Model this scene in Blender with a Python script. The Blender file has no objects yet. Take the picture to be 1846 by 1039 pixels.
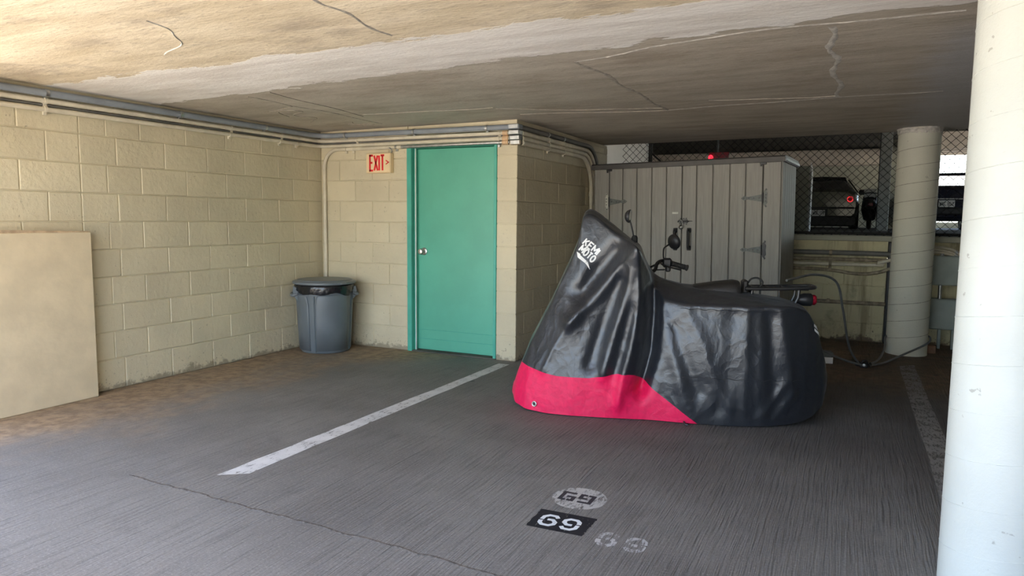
import bpy, bmesh, math, random
import numpy as np
from mathutils import Vector, Matrix
from mathutils.bvhtree import BVHTree

random.seed(7)
RNG = np.random.default_rng(11)
SC = bpy.context.scene
COL = SC.collection
PI = math.pi

# ------------------------------------------------------------------ camera
CAM_H = 1.302
F_PX, PITCH, ROLL, YAW = 1277.47, math.radians(5.691), math.radians(0.556), math.radians(25.572)
cam_d = bpy.data.cameras.new('camera')
cam = bpy.data.objects.new('camera', cam_d)
COL.objects.link(cam)
cam_d.sensor_fit = 'HORIZONTAL'
cam_d.sensor_width = 36.0
cam_d.lens = F_PX / 1846.0 * 36.0
cam_d.clip_start = 0.05
cam_d.clip_end = 400
_f = Vector((-math.sin(YAW) * math.cos(PITCH), math.cos(YAW) * math.cos(PITCH), -math.sin(PITCH)))
_r = Vector((math.cos(YAW), math.sin(YAW), 0))
_u = _r.cross(_f)
_cr = _r * math.cos(ROLL) + _u * math.sin(ROLL)
_cu = -_r * math.sin(ROLL) + _u * math.cos(ROLL)
cam.matrix_world = Matrix(((_cr.x, _cu.x, -_f.x, 0), (_cr.y, _cu.y, -_f.y, 0), (_cr.z, _cu.z, -_f.z, CAM_H), (0, 0, 0, 1)))
SC.camera = cam

# ------------------------------------------------------------------ sky, sun, exposure
world = bpy.data.worlds.new('world')
SC.world = world
world.use_nodes = True
wn = world.node_tree
wn.nodes.clear()
sky = wn.nodes.new('ShaderNodeTexSky')
sky.sky_type = 'NISHITA'
sky.sun_disc = False
sky.sun_elevation = math.radians(73)
sky.sun_rotation = math.radians(158)
sky.air_density = 1.0
sky.dust_density = 2.0
sky.ozone_density = 1.0
bgn = wn.nodes.new('ShaderNodeBackground')
bgn.inputs['Strength'].default_value = 0.32
wo = wn.nodes.new('ShaderNodeOutputWorld')
wn.links.new(sky.outputs[0], bgn.inputs[0])
wn.links.new(bgn.outputs[0], wo.inputs[0])

sun_d = bpy.data.lights.new('sun', 'SUN')
sun_d.energy = 6.5
sun_d.angle = math.radians(0.6)
sun_d.color = (1.0, 0.93, 0.82)
sun = bpy.data.objects.new('sun', sun_d)
COL.objects.link(sun)
# light travels towards +y and slightly -x, steeply down (sun behind the photographer)
_sd = Vector((-0.12, 0.26, -0.95)).normalized()
sun.rotation_euler = _sd.to_track_quat('-Z', 'Y').to_euler()

vs = SC.view_settings
vs.view_transform = 'Standard'
vs.look = 'None'
vs.gamma = 1.0
vs.use_curve_mapping = False
vs.exposure = 1.95

# ------------------------------------------------------------------ mesh helpers
class MB:
    def __init__(s):
        s.v = []
        s.f = []

    def add(s, vs_, fs_):
        o = len(s.v)
        s.v += [tuple(p) for p in vs_]
        s.f += [tuple(i + o for i in f) for f in fs_]
        return s

    def box(s, x0, x1, y0, y1, z0, z1, b=0.0):
        if b <= 0:
            vs_ = [(x, y, z) for z in (z0, z1) for y in (y0, y1) for x in (x0, x1)]
            return s.add(vs_, [(0, 2, 3, 1), (4, 5, 7, 6), (0, 1, 5, 4), (2, 6, 7, 3), (0, 4, 6, 2), (1, 3, 7, 5)])
        bm = bmesh.new()
        bmesh.ops.create_cube(bm, size=1)
        for v in bm.verts:
            v.co = ((x0 + x1) / 2 + v.co.x * (x1 - x0), (y0 + y1) / 2 + v.co.y * (y1 - y0), (z0 + z1) / 2 + v.co.z * (z1 - z0))
        bmesh.ops.bevel(bm, geom=list(bm.edges), offset=b, segments=1, affect='EDGES', clamp_overlap=True)
        bm.verts.index_update()
        s.add([v.co[:] for v in bm.verts], [[v.index for v in f.verts] for f in bm.faces])
        bm.free()
        return s

    def tube(s, pts, r, seg=10, caps=True):
        pts = [Vector(p) for p in pts]
        n = len(pts)
        rs = r if isinstance(r, (list, tuple)) else [r] * n
        tan = []
        for i in range(n):
            a = pts[max(i - 1, 0)]
            b = pts[min(i + 1, n - 1)]
            t = (b - a)
            tan.append(t.normalized() if t.length > 1e-9 else Vector((0, 0, 1)))
        ref = Vector((0, 0, 1)) if abs(tan[0].z) < 0.9 else Vector((1, 0, 0))
        nx = tan[0].cross(ref).normalized()
        vs_ = []
        for i in range(n):
            nx = (nx - tan[i] * nx.dot(tan[i])).normalized()
            ny = tan[i].cross(nx)
            for k in range(seg):
                a = 2 * PI * k / seg
                vs_.append(pts[i] + (nx * math.cos(a) + ny * math.sin(a)) * rs[i])
        fs_ = []
        for i in range(n - 1):
            for k in range(seg):
                k2 = (k + 1) % seg
                fs_.append((i * seg + k, i * seg + k2, (i + 1) * seg + k2, (i + 1) * seg + k))
        if caps:
            fs_.append(tuple(range(seg))[::-1])
            fs_.append(tuple((n - 1) * seg + k for k in range(seg)))
        return s.add(vs_, fs_)

    def lathe(s, prof, seg=32, c=(0, 0, 0), axis='z', a0=0.0, a1=2 * PI):
        full = abs(a1 - a0 - 2 * PI) < 1e-6
        m = seg if full else seg + 1
        vs_ = []
        for (r, h) in prof:
            for k in range(m):
                a = a0 + (a1 - a0) * k / seg
                p = (r * math.cos(a), r * math.sin(a), h)
                if axis == 'y':
                    p = (p[0], h, p[1])
                elif axis == 'x':
                    p = (h, p[0], p[1])
                vs_.append((p[0] + c[0], p[1] + c[1], p[2] + c[2]))
        fs_ = []
        for i in range(len(prof) - 1):
            for k in range(seg):
                k2 = (k + 1) % m
                fs_.append((i * m + k, i * m + k2, (i + 1) * m + k2, (i + 1) * m + k))
        return s.add(vs_, fs_)

    def prism(s, poly, fn0, fn1):
        n = len(poly)
        vs_ = [fn0(*p) for p in poly] + [fn1(*p) for p in poly]
        fs_ = [tuple(range(n))[::-1], tuple(range(n, 2 * n))]
        for k in range(n):
            k2 = (k + 1) % n
            fs_.append((k, k2, n + k2, n + k))
        return s.add(vs_, fs_)

    def mesh(s, name, mat, smooth=None):
        me = bpy.data.meshes.new(name)
        me.from_pydata(s.v, [], s.f)
        bm = bmesh.new()
        bm.from_mesh(me)
        bmesh.ops.recalc_face_normals(bm, faces=bm.faces)
        bm.to_mesh(me)
        bm.free()
        if mat:
            me.materials.append(mat)
        if smooth is not None:
            for p in me.polygons:
                p.use_smooth = True
            me.set_sharp_from_angle(angle=math.radians(smooth))
        return me

    def build(s, name, mat, parent=None, smooth=None):
        return link(name, s.mesh(name, mat, smooth), parent)


def link(name, data, parent=None):
    o = bpy.data.objects.new(name, data)
    COL.objects.link(o)
    if parent is not None:
        o.parent = parent
    return o


def tag(o, label=None, cat=None, group=None, kind=None):
    if label:
        o['label'] = label
    if cat:
        o['category'] = cat
    if group:
        o['group'] = group
    if kind:
        o['kind'] = kind
    return o


def empty(name, loc=(0, 0, 0), rz=0.0, **kw):
    o = bpy.data.objects.new(name, None)
    o.empty_display_size = 0.1
    COL.objects.link(o)
    o.location = loc
    o.rotation_euler = (0, 0, rz)
    tag(o, **kw)
    return o


def fillet(pts, rad, n=8):
    pts = [Vector(p) for p in pts]
    out = [pts[0]]
    for i in range(1, len(pts) - 1):
        a, b, c = pts[i - 1], pts[i], pts[i + 1]
        d1 = (a - b).normalized()
        d2 = (c - b).normalized()
        ang = d1.angle(d2)
        r = rad[i - 1] if isinstance(rad, (list, tuple)) else rad
        k = min(r / math.tan(ang / 2), (a - b).length * 0.95, (c - b).length * 0.95)
        p0, p1 = b + d1 * k, b + d2 * k
        rr = k * math.tan(ang / 2)
        cen = b + (d1 + d2).normalized() * (rr / math.sin(ang / 2))
        v0, v1 = p0 - cen, p1 - cen
        tot = v0.angle(v1)
        ax = v0.cross(v1).normalized()
        for q in range(n + 1):
            out.append(cen + Matrix.Rotation(tot * q / n, 3, ax) @ v0)
    out.append(pts[-1])
    return out


def catmull(pts, n=8):
    P = [Vector(p) for p in pts]
    P = [P[0] * 2 - P[1]] + P + [P[-1] * 2 - P[-2]]
    out = []
    for i in range(1, len(P) - 2):
        for k in range(n):
            t = k / n
            a, b, c, d = P[i - 1], P[i], P[i + 1], P[i + 2]
            out.append(0.5 * ((2 * b) + (c - a) * t + (2 * a - 5 * b + 4 * c - d) * t * t + (3 * b - a - 3 * c + d) * t ** 3))
    out.append(P[-2])
    return out


# ------------------------------------------------------------------ material helpers
class NT:
    def __init__(s, name):
        s.m = bpy.data.materials.new(name)
        s.m.use_nodes = True
        s.t = s.m.node_tree
        s.b = s.t.nodes['Principled BSDF']
        s.out = s.t.nodes['Material Output']

    def n(s, typ, **kw):
        nd = s.t.nodes.new(typ)
        for k, v in kw.items():
            setattr(nd, k, v)
        return nd

    def l(s, a, b):
        s.t.links.new(a, b)

    def pos(s):
        if not hasattr(s, '_p'):
            s._p = s.n('ShaderNodeNewGeometry').outputs['Position']
        return s._p

    def mapped(s, scale=(1, 1, 1), src=None):
        mp = s.n('ShaderNodeMapping')
        mp.inputs['Scale'].default_value = scale
        s.l(src or s.pos(), mp.inputs['Vector'])
        return mp.outputs[0]

    def noise(s, scale, detail=4, rough=0.55, vec=None, dist=0.0):
        nd = s.n('ShaderNodeTexNoise')
        nd.inputs['Scale'].default_value = scale
        nd.inputs['Detail'].default_value = detail
        nd.inputs['Roughness'].default_value = rough
        nd.inputs['Distortion'].default_value = dist
        s.l(vec or s.pos(), nd.inputs['Vector'])
        return nd.outputs['Fac']

    def ramp(s, fac, a, b, va=0.0, vb=1.0):
        nd = s.n('ShaderNodeMapRange')
        nd.interpolation_type = 'SMOOTHSTEP'
        nd.inputs['From Min'].default_value = a
        nd.inputs['From Max'].default_value = b
        nd.inputs['To Min'].default_value = va
        nd.inputs['To Max'].default_value = vb
        s.l(fac, nd.inputs['Value'])
        return nd.outputs[0]

    def math(s, op, a, b=None):
        nd = s.n('ShaderNodeMath', operation=op)
        for i, x in enumerate((a, b)):
            if x is None:
                continue
            if isinstance(x, (int, float)):
                nd.inputs[i].default_value = x
            else:
                s.l(x, nd.inputs[i])
        return nd.outputs[0]

    def mix(s, fac, a, b):
        nd = s.n('ShaderNodeMix', data_type='RGBA')
        for sock, x in ((nd.inputs[0], fac), (nd.inputs[6], a), (nd.inputs[7], b)):
            if isinstance(x, (int, float)):
                sock.default_value = x
            elif isinstance(x, (tuple, list)):
                sock.default_value = (*x, 1)
            else:
                s.l(x, sock)
        return nd.outputs[2]

    def xyz(s):
        if not hasattr(s, '_x'):
            nd = s.n('ShaderNodeSeparateXYZ')
            s.l(s.pos(), nd.inputs[0])
            s._x = nd.outputs
        return s._x

    def bump(s, h, strength, dist=0.01, chain=None):
        nd = s.n('ShaderNodeBump')
        nd.inputs['Strength'].default_value = strength
        nd.inputs['Distance'].default_value = dist
        s.l(h, nd.inputs['Height'])
        if chain is not None:
            s.l(chain, nd.inputs['Normal'])
        return nd.outputs[0]

    def set(s, color=None, rough=None, metal=None, spec=None, normal=None):
        for key, x in (('Base Color', color), ('Roughness', rough), ('Metallic', metal), ('Specular IOR Level', spec), ('Normal', normal)):
            if x is None:
                continue
            sock = s.b.inputs[key]
            if isinstance(x, (int, float)):
                sock.default_value = x
            elif isinstance(x, (tuple, list)):
                sock.default_value = (*x, 1)
            else:
                s.l(x, sock)
        return s.m


def simple(name, col, rough=0.5, metal=0.0, var=0.12, scale=12, bump=0.0, bscale=60, spec=0.5):
    t = NT(name)
    nz = t.noise(scale, 5)
    d = tuple(c * (1 - var) for c in col)
    l_ = tuple(min(c * (1 + var), 1) for c in col)
    c = t.mix(t.ramp(nz, 0.3, 0.7), d, l_)
    nrm = t.bump(t.noise(bscale, 3), bump, 0.01) if bump else None
    return t.set(c, rough, metal, spec, nrm)


def mat_block(name, base, dirt=0.6):
    t = NT(name)
    info = t.n('ShaderNodeObjectInfo')
    rnd = t.math('SUBTRACT', info.outputs['Random'], 0.5)
    big = t.noise(1.7, 4)
    c = t.mix(t.ramp(big, 0.3, 0.7), tuple(x * 0.93 for x in base), tuple(x * 1.05 for x in base))
    hsv = t.n('ShaderNodeHueSaturation')
    t.l(c, hsv.inputs['Color'])
    t.l(t.math('ADD', t.math('MULTIPLY', rnd, 0.09), 1.0), hsv.inputs['Value'])
    c = hsv.outputs[0]
    # small paint pits
    pit = t.noise(55, 3, 0.6)
    patch = t.ramp(t.noise(6, 3), 0.47, 0.66)
    pm = t.math('MULTIPLY', t.ramp(pit, 0.64, 0.70), patch)
    c = t.mix(t.math('MULTIPLY', pm, 0.55), c, (0.16, 0.13, 0.09))
    # grime that creeps up from the floor
    z = t.xyz()[2]
    gz = t.math('ADD', z, t.math('MULTIPLY', t.noise(9, 5, 0.7), -0.28))
    g = t.math('MULTIPLY', t.ramp(gz, -0.125, -0.085, 1.0, 0.0), dirt)
    g2 = t.math('MULTIPLY', t.math('MULTIPLY', t.ramp(z, 0.04, 0.34, 1.0, 0.0), t.ramp(t.noise(38, 4, 0.7), 0.61, 0.67)), dirt)
    c = t.mix(g, c, (0.17, 0.13, 0.09))
    if dirt > 0.9:      # rusty runs below the pipes
        run = t.ramp(t.noise(9, 4, 0.6, vec=t.mapped((1, 1, 0.10))), 0.52, 0.68)
        c = t.mix(t.math('MULTIPLY', run, 0.55), c, (0.20, 0.14, 0.07))
        blot = t.ramp(t.noise(3.5, 5, 0.65), 0.50, 0.72)
        c = t.mix(t.math('MULTIPLY', blot, 0.55), c, (0.15, 0.13, 0.08))
    c = t.mix(g2, c, (0.12, 0.095, 0.065))
    n1 = t.bump(t.noise(26, 4, 0.6), 0.42, 0.014)
    n2 = t.bump(t.math('MULTIPLY', pm, -1.0), 0.5, 0.006, n1)
    n3 = t.bump(t.noise(190, 2), 0.15, 0.004, n2)
    return t.set(c, 0.55, 0, 0.35, n3)


M = {}
M['block'] = mat_block('cream_block_paint', (0.665, 0.592, 0.415))
M['block_old'] = mat_block('stained_block_paint', (0.60, 0.545, 0.33), 1.0)


def mat_floor():
    t = NT('broomed_concrete')
    X, Yc, Z = t.xyz()[0], t.xyz()[1], t.xyz()[2]
    # broom lines run into the bay (along y), slightly wavering
    wob = t.math('MULTIPLY', t.noise(1.3, 3, vec=t.mapped((1, 0.35, 1))), 0.10)
    xs = t.math('ADD', X, wob)
    comb = t.n('ShaderNodeCombineXYZ')
    t.l(xs, comb.inputs[0])
    t.l(t.math('MULTIPLY', Yc, 0.03), comb.inputs[1])
    line = t.noise(75, 3, 0.6, vec=comb.outputs[0])
    line2 = t.noise(150, 2, 0.6, vec=comb.outputs[0])
    grit = t.noise(95, 6, 0.85)
    big = t.noise(0.9, 6, 0.6)
    mid = t.noise(4.5, 5, 0.6)
    c = t.mix(t.ramp(big, 0.32, 0.68), (0.150, 0.141, 0.131), (0.222, 0.211, 0.197))
    c = t.mix(t.math('MULTIPLY', t.ramp(mid, 0.55, 0.75), 0.35), c, (0.10, 0.095, 0.095))
    c = t.mix(t.math('MULTIPLY', t.ramp(line, 0.48, 0.36), 0.35), c, (0.075, 0.07, 0.068))
    c = t.mix(t.math('MULTIPLY', t.ramp(grit, 0.52, 0.66), 0.62), c, (0.38, 0.365, 0.345))
    c = t.mix(t.math('MULTIPLY', t.ramp(grit, 0.46, 0.36), 0.55), c, (0.06, 0.056, 0.052))
    # brown tide of dirt along the block wall and in the corner
    dx = t.math('ADD', X, 4.9)
    dy = t.math('SUBTRACT', 5.75, Yc)
    dd = t.math('MINIMUM', t.math('MULTIPLY', dx, 0.85), t.math('ADD', t.math('MULTIPLY', dy, 1.0), t.ramp(X, -3.9, -2.9, 0.0, 1.0)))
    dd = t.math('ADD', dd, t.math('MULTIPLY', t.math('SUBTRACT', t.noise(2.6, 6, 0.65, vec=t.mapped((1, 0.6, 1))), 0.5), 1.5))
    br = t.ramp(dd, 0.15, 1.05, 1.0, 0.0)
    c = t.mix(t.math('MULTIPLY', br, 0.88), c, t.mix(t.ramp(t.noise(11, 5, 0.7), 0.35, 0.65), (0.20, 0.135, 0.08), (0.37, 0.26, 0.155)))
    # darker, uneven zone towards the right and back of the bay
    dark_zone = t.math('MULTIPLY', t.ramp(Yc, 3.2, 4.6), t.ramp(X, -2.6, -1.4))
    dark_zone = t.math('MULTIPLY', dark_zone, t.ramp(t.noise(1.1, 5), 0.25, 0.6, 0.45, 1.0))
    c = t.mix(t.math('MULTIPLY', dark_zone, 0.62), c, (0.062, 0.052, 0.047))
    # round gum spots
    vo = t.n('ShaderNodeTexVoronoi')
    vo.inputs['Scale'].default_value = 1.6
    t.l(t.pos(), vo.inputs['Vector'])
    spot = t.ramp(vo.outputs['Distance'], 0.030, 0.045, 1.0, 0.0)
    c = t.mix(t.math('MULTIPLY', spot, 0.75), c, (0.055, 0.05, 0.055))
    rough_zone = t.ramp(t.math('ADD', t.math('ADD', X, 4.2), t.math('MULTIPLY', t.noise(1.2, 3), 1.2)), 0.6, 2.2, 0.25, 1.0)
    h = t.math('ADD', t.math('MULTIPLY', line, 1.0), t.math('MULTIPLY', line2, 0.3))
    n1 = t.bump(t.math('MULTIPLY', h, rough_zone), 0.85, 0.014)
    n2 = t.bump(grit, 0.35, 0.004, n1)
    return t.set(c, 0.72, 0, 0.4, n2)


M['floor'] = mat_floor()


def mat_ceiling():
    t = NT('ceiling_concrete')
    X, Yc = t.xyz()[0], t.xyz()[1]
    streak = t.noise(7, 6, 0.65, vec=t.mapped((0.22, 1, 1)))
    fine = t.noise(60, 5, 0.7, vec=t.mapped((0.30, 1, 1)))
    big = t.noise(1.1, 5, 0.6)
    old = t.mix(t.ramp(streak, 0.3, 0.7), (0.40, 0.35, 0.28), (0.55, 0.495, 0.41))
    tan = t.mix(t.ramp(streak, 0.3, 0.7), (0.62, 0.52, 0.36), (0.80, 0.70, 0.53))
    zone = t.ramp(t.math('ADD', Yc, t.math('MULTIPLY', big, 0.3)), 3.1, 3.5)
    c = t.mix(zone, tan, old)
    # paler, uneven left half of the slab behind the patch
    pale = t.math('MULTIPLY', t.ramp(X, -1.0, -2.2), t.ramp(big, 0.30, 0.62))
    c = t.mix(t.math('MULTIPLY', t.math('MULTIPLY', pale, zone), 0.6), c, (0.62, 0.575, 0.49))
    c = t.mix(t.math('MULTIPLY', t.ramp(t.noise(2.4, 6, 0.68, vec=t.mapped((0.6, 1.3, 1))), 0.50, 0.70), 0.62), c, (0.36, 0.295, 0.225))
    c = t.mix(t.math('MULTIPLY', t.ramp(fine, 0.56, 0.68), 0.55), c, (0.30, 0.24, 0.17))
    # skim-coat repair band across the slab, ragged edges
    edge = t.math('MULTIPLY', t.math('SUBTRACT', t.noise(3.2, 6, 0.65, vec=t.mapped((0.8, 2.2, 1))), 0.5), 0.42)
    y2 = t.math('ADD', Yc, edge)
    lo = t.ramp(y2, 2.985, 3.0)
    hi = t.math('ADD', t.math('MULTIPLY', X, -0.075), 3.47)
    up = t.ramp(t.math('SUBTRACT', y2, hi), -0.008, 0.008, 1.0, 0.0)
    band = t.math('MULTIPLY', lo, up)
    bc = t.mix(t.ramp(t.noise(5, 5, 0.6, vec=t.mapped((0.3, 1.5, 1))), 0.35, 0.65), (0.78, 0.735, 0.675), (0.93, 0.90, 0.85))
    c = t.mix(t.math('MULTIPLY', band, 0.93), c, bc)
    # grey cement smears near the right-hand column
    sm = t.math('MULTIPLY', t.ramp(t.math('ADD', X, t.math('MULTIPLY', streak, 0.5)), 0.45, 0.75), t.ramp(Yc, 3.5, 4.3))
    c = t.mix(t.math('MULTIPLY', sm, 0.75), c, (0.50, 0.495, 0.50))
    n1 = t.bump(streak, 0.25, 0.02)
    n2 = t.bump(fine, 0.5, 0.008, n1)
    n3 = t.bump(band, 0.4, 0.006, n2)
    return t.set(c, 0.85, 0, 0.2, n3)


M['ceiling'] = mat_ceiling()
M['cement'] = simple('pale_cement', (0.56, 0.53, 0.475), 0.85, var=0.2, scale=25, bump=0.3)
M['crackfill'] = simple('grey_filler', (0.37, 0.33, 0.275), 0.8, var=0.25, scale=30, bump=0.2)
M['joint'] = simple('rough_joint_concrete', (0.115, 0.10, 0.088), 0.9, var=0.4, scale=60, bump=0.5, bscale=120, spec=0.1)
M['apron'] = simple('outdoor_concrete', (0.58, 0.52, 0.43), 0.8, var=0.12, scale=2)
M['grey_wall'] = simple('grey_render', (0.26, 0.27, 0.25), 0.8, var=0.12, scale=3, bump=0.1)
M['white_wall'] = simple('white_render', (0.74, 0.74, 0.70), 0.7, var=0.06, scale=3)
M['olive_wall'] = simple('olive_render', (0.40, 0.40, 0.32), 0.8, var=0.12, scale=2, bump=0.1)
M['beam'] = simple('beige_beam', (0.60, 0.54, 0.45), 0.8, var=0.1, scale=4)
M['dark_concrete'] = simple('dark_concrete', (0.12, 0.115, 0.10), 0.9, var=0.2, scale=5, spec=0.08)
M['panel'] = simple('cream_panel_paint', (0.72, 0.60, 0.40), 0.6, var=0.07, scale=5, bump=0.12, bscale=30)
M['panel_edge'] = simple('bare_wood_edge', (0.50, 0.36, 0.22), 0.8, var=0.2, scale=20)
M['teal'] = simple('teal_door_paint', (0.11, 0.445, 0.31), 0.38, var=0.06, scale=3, bump=0.05, bscale=14)
M['teal_frame'] = simple('teal_frame_paint', (0.075, 0.42, 0.315), 0.45, var=0.08, scale=8)
M['chrome'] = simple('polished_steel', (0.70, 0.69, 0.65), 0.28, 1.0, var=0.05)
M['steel'] = simple('galvanised_steel', (0.50, 0.51, 0.50), 0.42, 1.0, var=0.15, scale=30)
M['conduit_grey'] = simple('grey_conduit_paint', (0.27, 0.30, 0.33), 0.45, var=0.1, scale=9)
M['conduit_cream'] = simple('cream_conduit_paint', (0.68, 0.62, 0.48), 0.5, var=0.1, scale=9)
M['conduit_dark'] = simple('dark_conduit_paint', (0.16, 0.155, 0.14), 0.55, var=0.15, scale=9)
M['conduit_rust'] = simple('rusty_conduit', (0.30, 0.25, 0.17), 0.7, var=0.4, scale=18, bump=0.2)
M['copper'] = simple('orange_coupling', (0.62, 0.42, 0.24), 0.55, var=0.15, scale=20)
M['sign_face'] = simple('sign_face', (0.90, 0.70, 0.42), 0.5, var=0.03, scale=6)
M['sign_red'] = simple('sign_red', (0.85, 0.022, 0.03), 0.5, var=0.04)
M['can'] = simple('grey_bin_plastic', (0.145, 0.168, 0.185), 0.42, var=0.07, scale=5, bump=0.06, bscale=150)
M['can_groove_shade'] = simple('groove_shade_plastic', (0.09, 0.115, 0.13), 0.5, var=0.1)
M['bag'] = simple('black_bag_plastic', (0.012, 0.012, 0.014), 0.22, var=0.2, bump=0.5, bscale=22, spec=0.6)
M['black'] = simple('black_plastic', (0.018, 0.018, 0.02), 0.42, var=0.15)
M['black_metal'] = simple('black_painted_metal', (0.016, 0.016, 0.017), 0.35, var=0.15)
M['rubber'] = simple('black_rubber', (0.02, 0.02, 0.02), 0.75, var=0.2)
M['leather'] = simple('black_vinyl', (0.02, 0.018, 0.017), 0.42, var=0.2, bump=0.15, bscale=90)
M['shed_roof'] = simple('dark_shed_lid', (0.075, 0.07, 0.064), 0.5, var=0.12, scale=9)
M['hinge'] = simple('grey_hinge_metal', (0.125, 0.138, 0.13), 0.5, 0.1, var=0.25, scale=40)
M['hinge_pale'] = simple('pale_hinge_metal', (0.58, 0.58, 0.51), 0.5, 0.1, var=0.1, scale=40)
M['white_paint'] = simple('white_paint', (0.80, 0.80, 0.78), 0.6, var=0.05)
M['red_lens'] = simple('red_lens', (0.25, 0.006, 0.02), 0.25, var=0.1)
M['cab'] = simple('green_grey_cabinet', (0.36, 0.41, 0.37), 0.5, var=0.10, scale=6, bump=0.08)
M['glass'] = simple('dark_glass', (0.012, 0.014, 0.014), 0.08, var=0.1, spec=0.7)
M['fence'] = simple('black_fence_wire', (0.014, 0.014, 0.013), 0.55, var=0.1)
M['carton'] = simple('grey_cardboard', (0.50, 0.50, 0.47), 0.8, var=0.1)
M['cable'] = simple('grey_cable_sleeve', (0.16, 0.165, 0.16), 0.45, var=0.15)
M['wood'] = simple('brown_wood', (0.26, 0.14, 0.08), 0.7, var=0.2)


def mat_shed():
    t = NT('grey_woodgrain_plastic')
    info = t.n('ShaderNodeObjectInfo')
    tc = t.n('ShaderNodeTexCoord').outputs['Object']
    off = t.n('ShaderNodeVectorMath', operation='ADD')
    t.l(tc, off.inputs[0])
    cmb = t.n('ShaderNodeCombineXYZ')
    t.l(t.math('MULTIPLY', info.outputs['Random'], 37.0), cmb.inputs[0])
    t.l(cmb.outputs[0], off.inputs[1])
    g = t.noise(26, 4, 0.6, vec=t.mapped((1, 1, 0.06), off.outputs[0]), dist=1.4)
    c = t.mix(t.ramp(g, 0.35, 0.65), (0.285, 0.275, 0.245), (0.335, 0.325, 0.29))
    return t.set(c, 0.55, 0, 0.4, t.bump(g, 0.35, 0.006))


M['shed'] = mat_shed()


def mat_column(name, base):
    t = NT(name)
    c = t.mix(t.ramp(t.noise(2.2, 5), 0.3, 0.7), tuple(x * 0.94 for x in base), tuple(min(1, x * 1.04) for x in base))
    pit = t.ramp(t.noise(24, 3, 0.5), 0.70, 0.74)
    c = t.mix(t.math('MULTIPLY', pit, 0.45), c, (0.2, 0.18, 0.15))
    n1 = t.bump(t.noise(90, 4, 0.65), 0.35, 0.004)
    n2 = t.bump(t.noise(13, 3), 0.15, 0.01, n1)
    return t.set(c, 0.6, 0, 0.35, n2)


M['column_near'] = mat_column('white_column_paint', (0.63, 0.655, 0.615))
M['column_far'] = mat_column('cream_column_paint', (0.66, 0.65, 0.54))


M['seam_dark'] = simple('column_seam', (0.30, 0.28, 0.22), 0.8, var=0.3, scale=40)


def mat_paint_mark(name, col, wear):
    t = NT(name)
    nz = t.noise(70, 5, 0.75, vec=t.mapped((1, 0.25, 1)))
    nz2 = t.noise(9, 4)
    a = t.ramp(t.math('ADD', nz, t.math('MULTIPLY', nz2, 0.35)), wear - 0.05, wear + 0.05)
    bs = t.set(t.mix(t.ramp(nz2, 0.3, 0.7), tuple(x * 0.85 for x in col), col), 0.75, 0, 0.3)
    tr = t.n('ShaderNodeBsdfTransparent')
    mx = t.n('ShaderNodeMixShader')
    t.l(a, mx.inputs[0])
    t.l(tr.outputs[0], mx.inputs[1])
    t.l(t.b.outputs[0], mx.inputs[2])
    t.l(mx.outputs[0], t.out.inputs['Surface'])
    return bs


M['mark_line'] = mat_paint_mark('white_road_paint', (0.62, 0.61, 0.60), 0.56)
M['mark_line_old'] = mat_paint_mark('old_grey_road_paint', (0.30, 0.285, 0.265), 0.62)
M['mark_white'] = mat_paint_mark('white_stencil_paint', (0.74, 0.77, 0.80), 0.50)
M['mark_oval'] = mat_paint_mark('worn_white_stencil_paint', (0.47, 0.455, 0.44), 0.60)
M['mark_faint'] = mat_paint_mark('faint_white_stencil_paint', (0.48, 0.47, 0.47), 0.63)
M['mark_dark'] = mat_paint_mark('dark_stencil_paint', (0.045, 0.04, 0.045), 0.46)
M['mark_black'] = mat_paint_mark('black_stencil_paint', (0.016, 0.016, 0.02), 0.54)


def mat_cover(name, col, rough, spec=0.85):
    t = NT(name)
    tc = t.n('ShaderNodeTexCoord').outputs['Object']
    w1 = t.noise(6.0, 3, 0.5, vec=t.mapped((1.0, 1.0, 0.55), tc), dist=0.8)
    w2 = t.noise(22, 4, 0.6, vec=tc, dist=0.8)
    w3 = t.noise(420, 2, 0.5, vec=tc)
    vo = t.n('ShaderNodeTexVoronoi')
    vo.inputs['Scale'].default_value = 9.0
    wv = t.n('ShaderNodeVectorMath', operation='ADD')
    wn_ = t.n('ShaderNodeTexNoise')
    wn_.inputs['Scale'].default_value = 5.0
    t.l(tc, wn_.inputs['Vector'])
    t.l(t.mapped((1.0, 1.0, 0.5), tc), wv.inputs[0])
    sc_ = t.n('ShaderNodeVectorMath', operation='SCALE')
    sc_.inputs['Scale'].default_value = 0.25
    t.l(wn_.outputs['Color'], sc_.inputs[0])
    t.l(sc_.outputs[0], wv.inputs[1])
    t.l(wv.outputs[0], vo.inputs['Vector'])
    n0 = t.bump(vo.outputs['Distance'], 0.22, 0.03)
    n1 = t.bump(w1, 0.18, 0.03, n0)
    n2 = t.bump(w2, 0.22, 0.010, n1)
    n3 = t.bump(w3, 0.10, 0.001, n2)
    c = t.mix(t.ramp(w2, 0.3, 0.7), tuple(x * 0.85 for x in col), col)
    m = t.set(c, rough, 0, spec, n3)
    t.b.inputs['Sheen Weight'].default_value = 0.08
    t.b.inputs['Sheen Roughness'].default_value = 0.4
    return m


M['cover_black'] = mat_cover('black_nylon', (0.0150, 0.0175, 0.0235), 0.36)
M['cover_pink'] = mat_cover('pink_nylon', (0.80, 0.008, 0.085), 0.5, 0.35)


def car_paint(name, col, rough=0.25):
    t = NT(name)
    m = t.set(t.mix(t.ramp(t.noise(3, 3), 0.3, 0.7), tuple(x * 0.9 for x in col), col), rough, 0.35, 0.5)
    t.b.inputs['Coat Weight'].default_value = 0.6
    t.b.inputs['Coat Roughness'].default_value = 0.08
    return m


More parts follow.
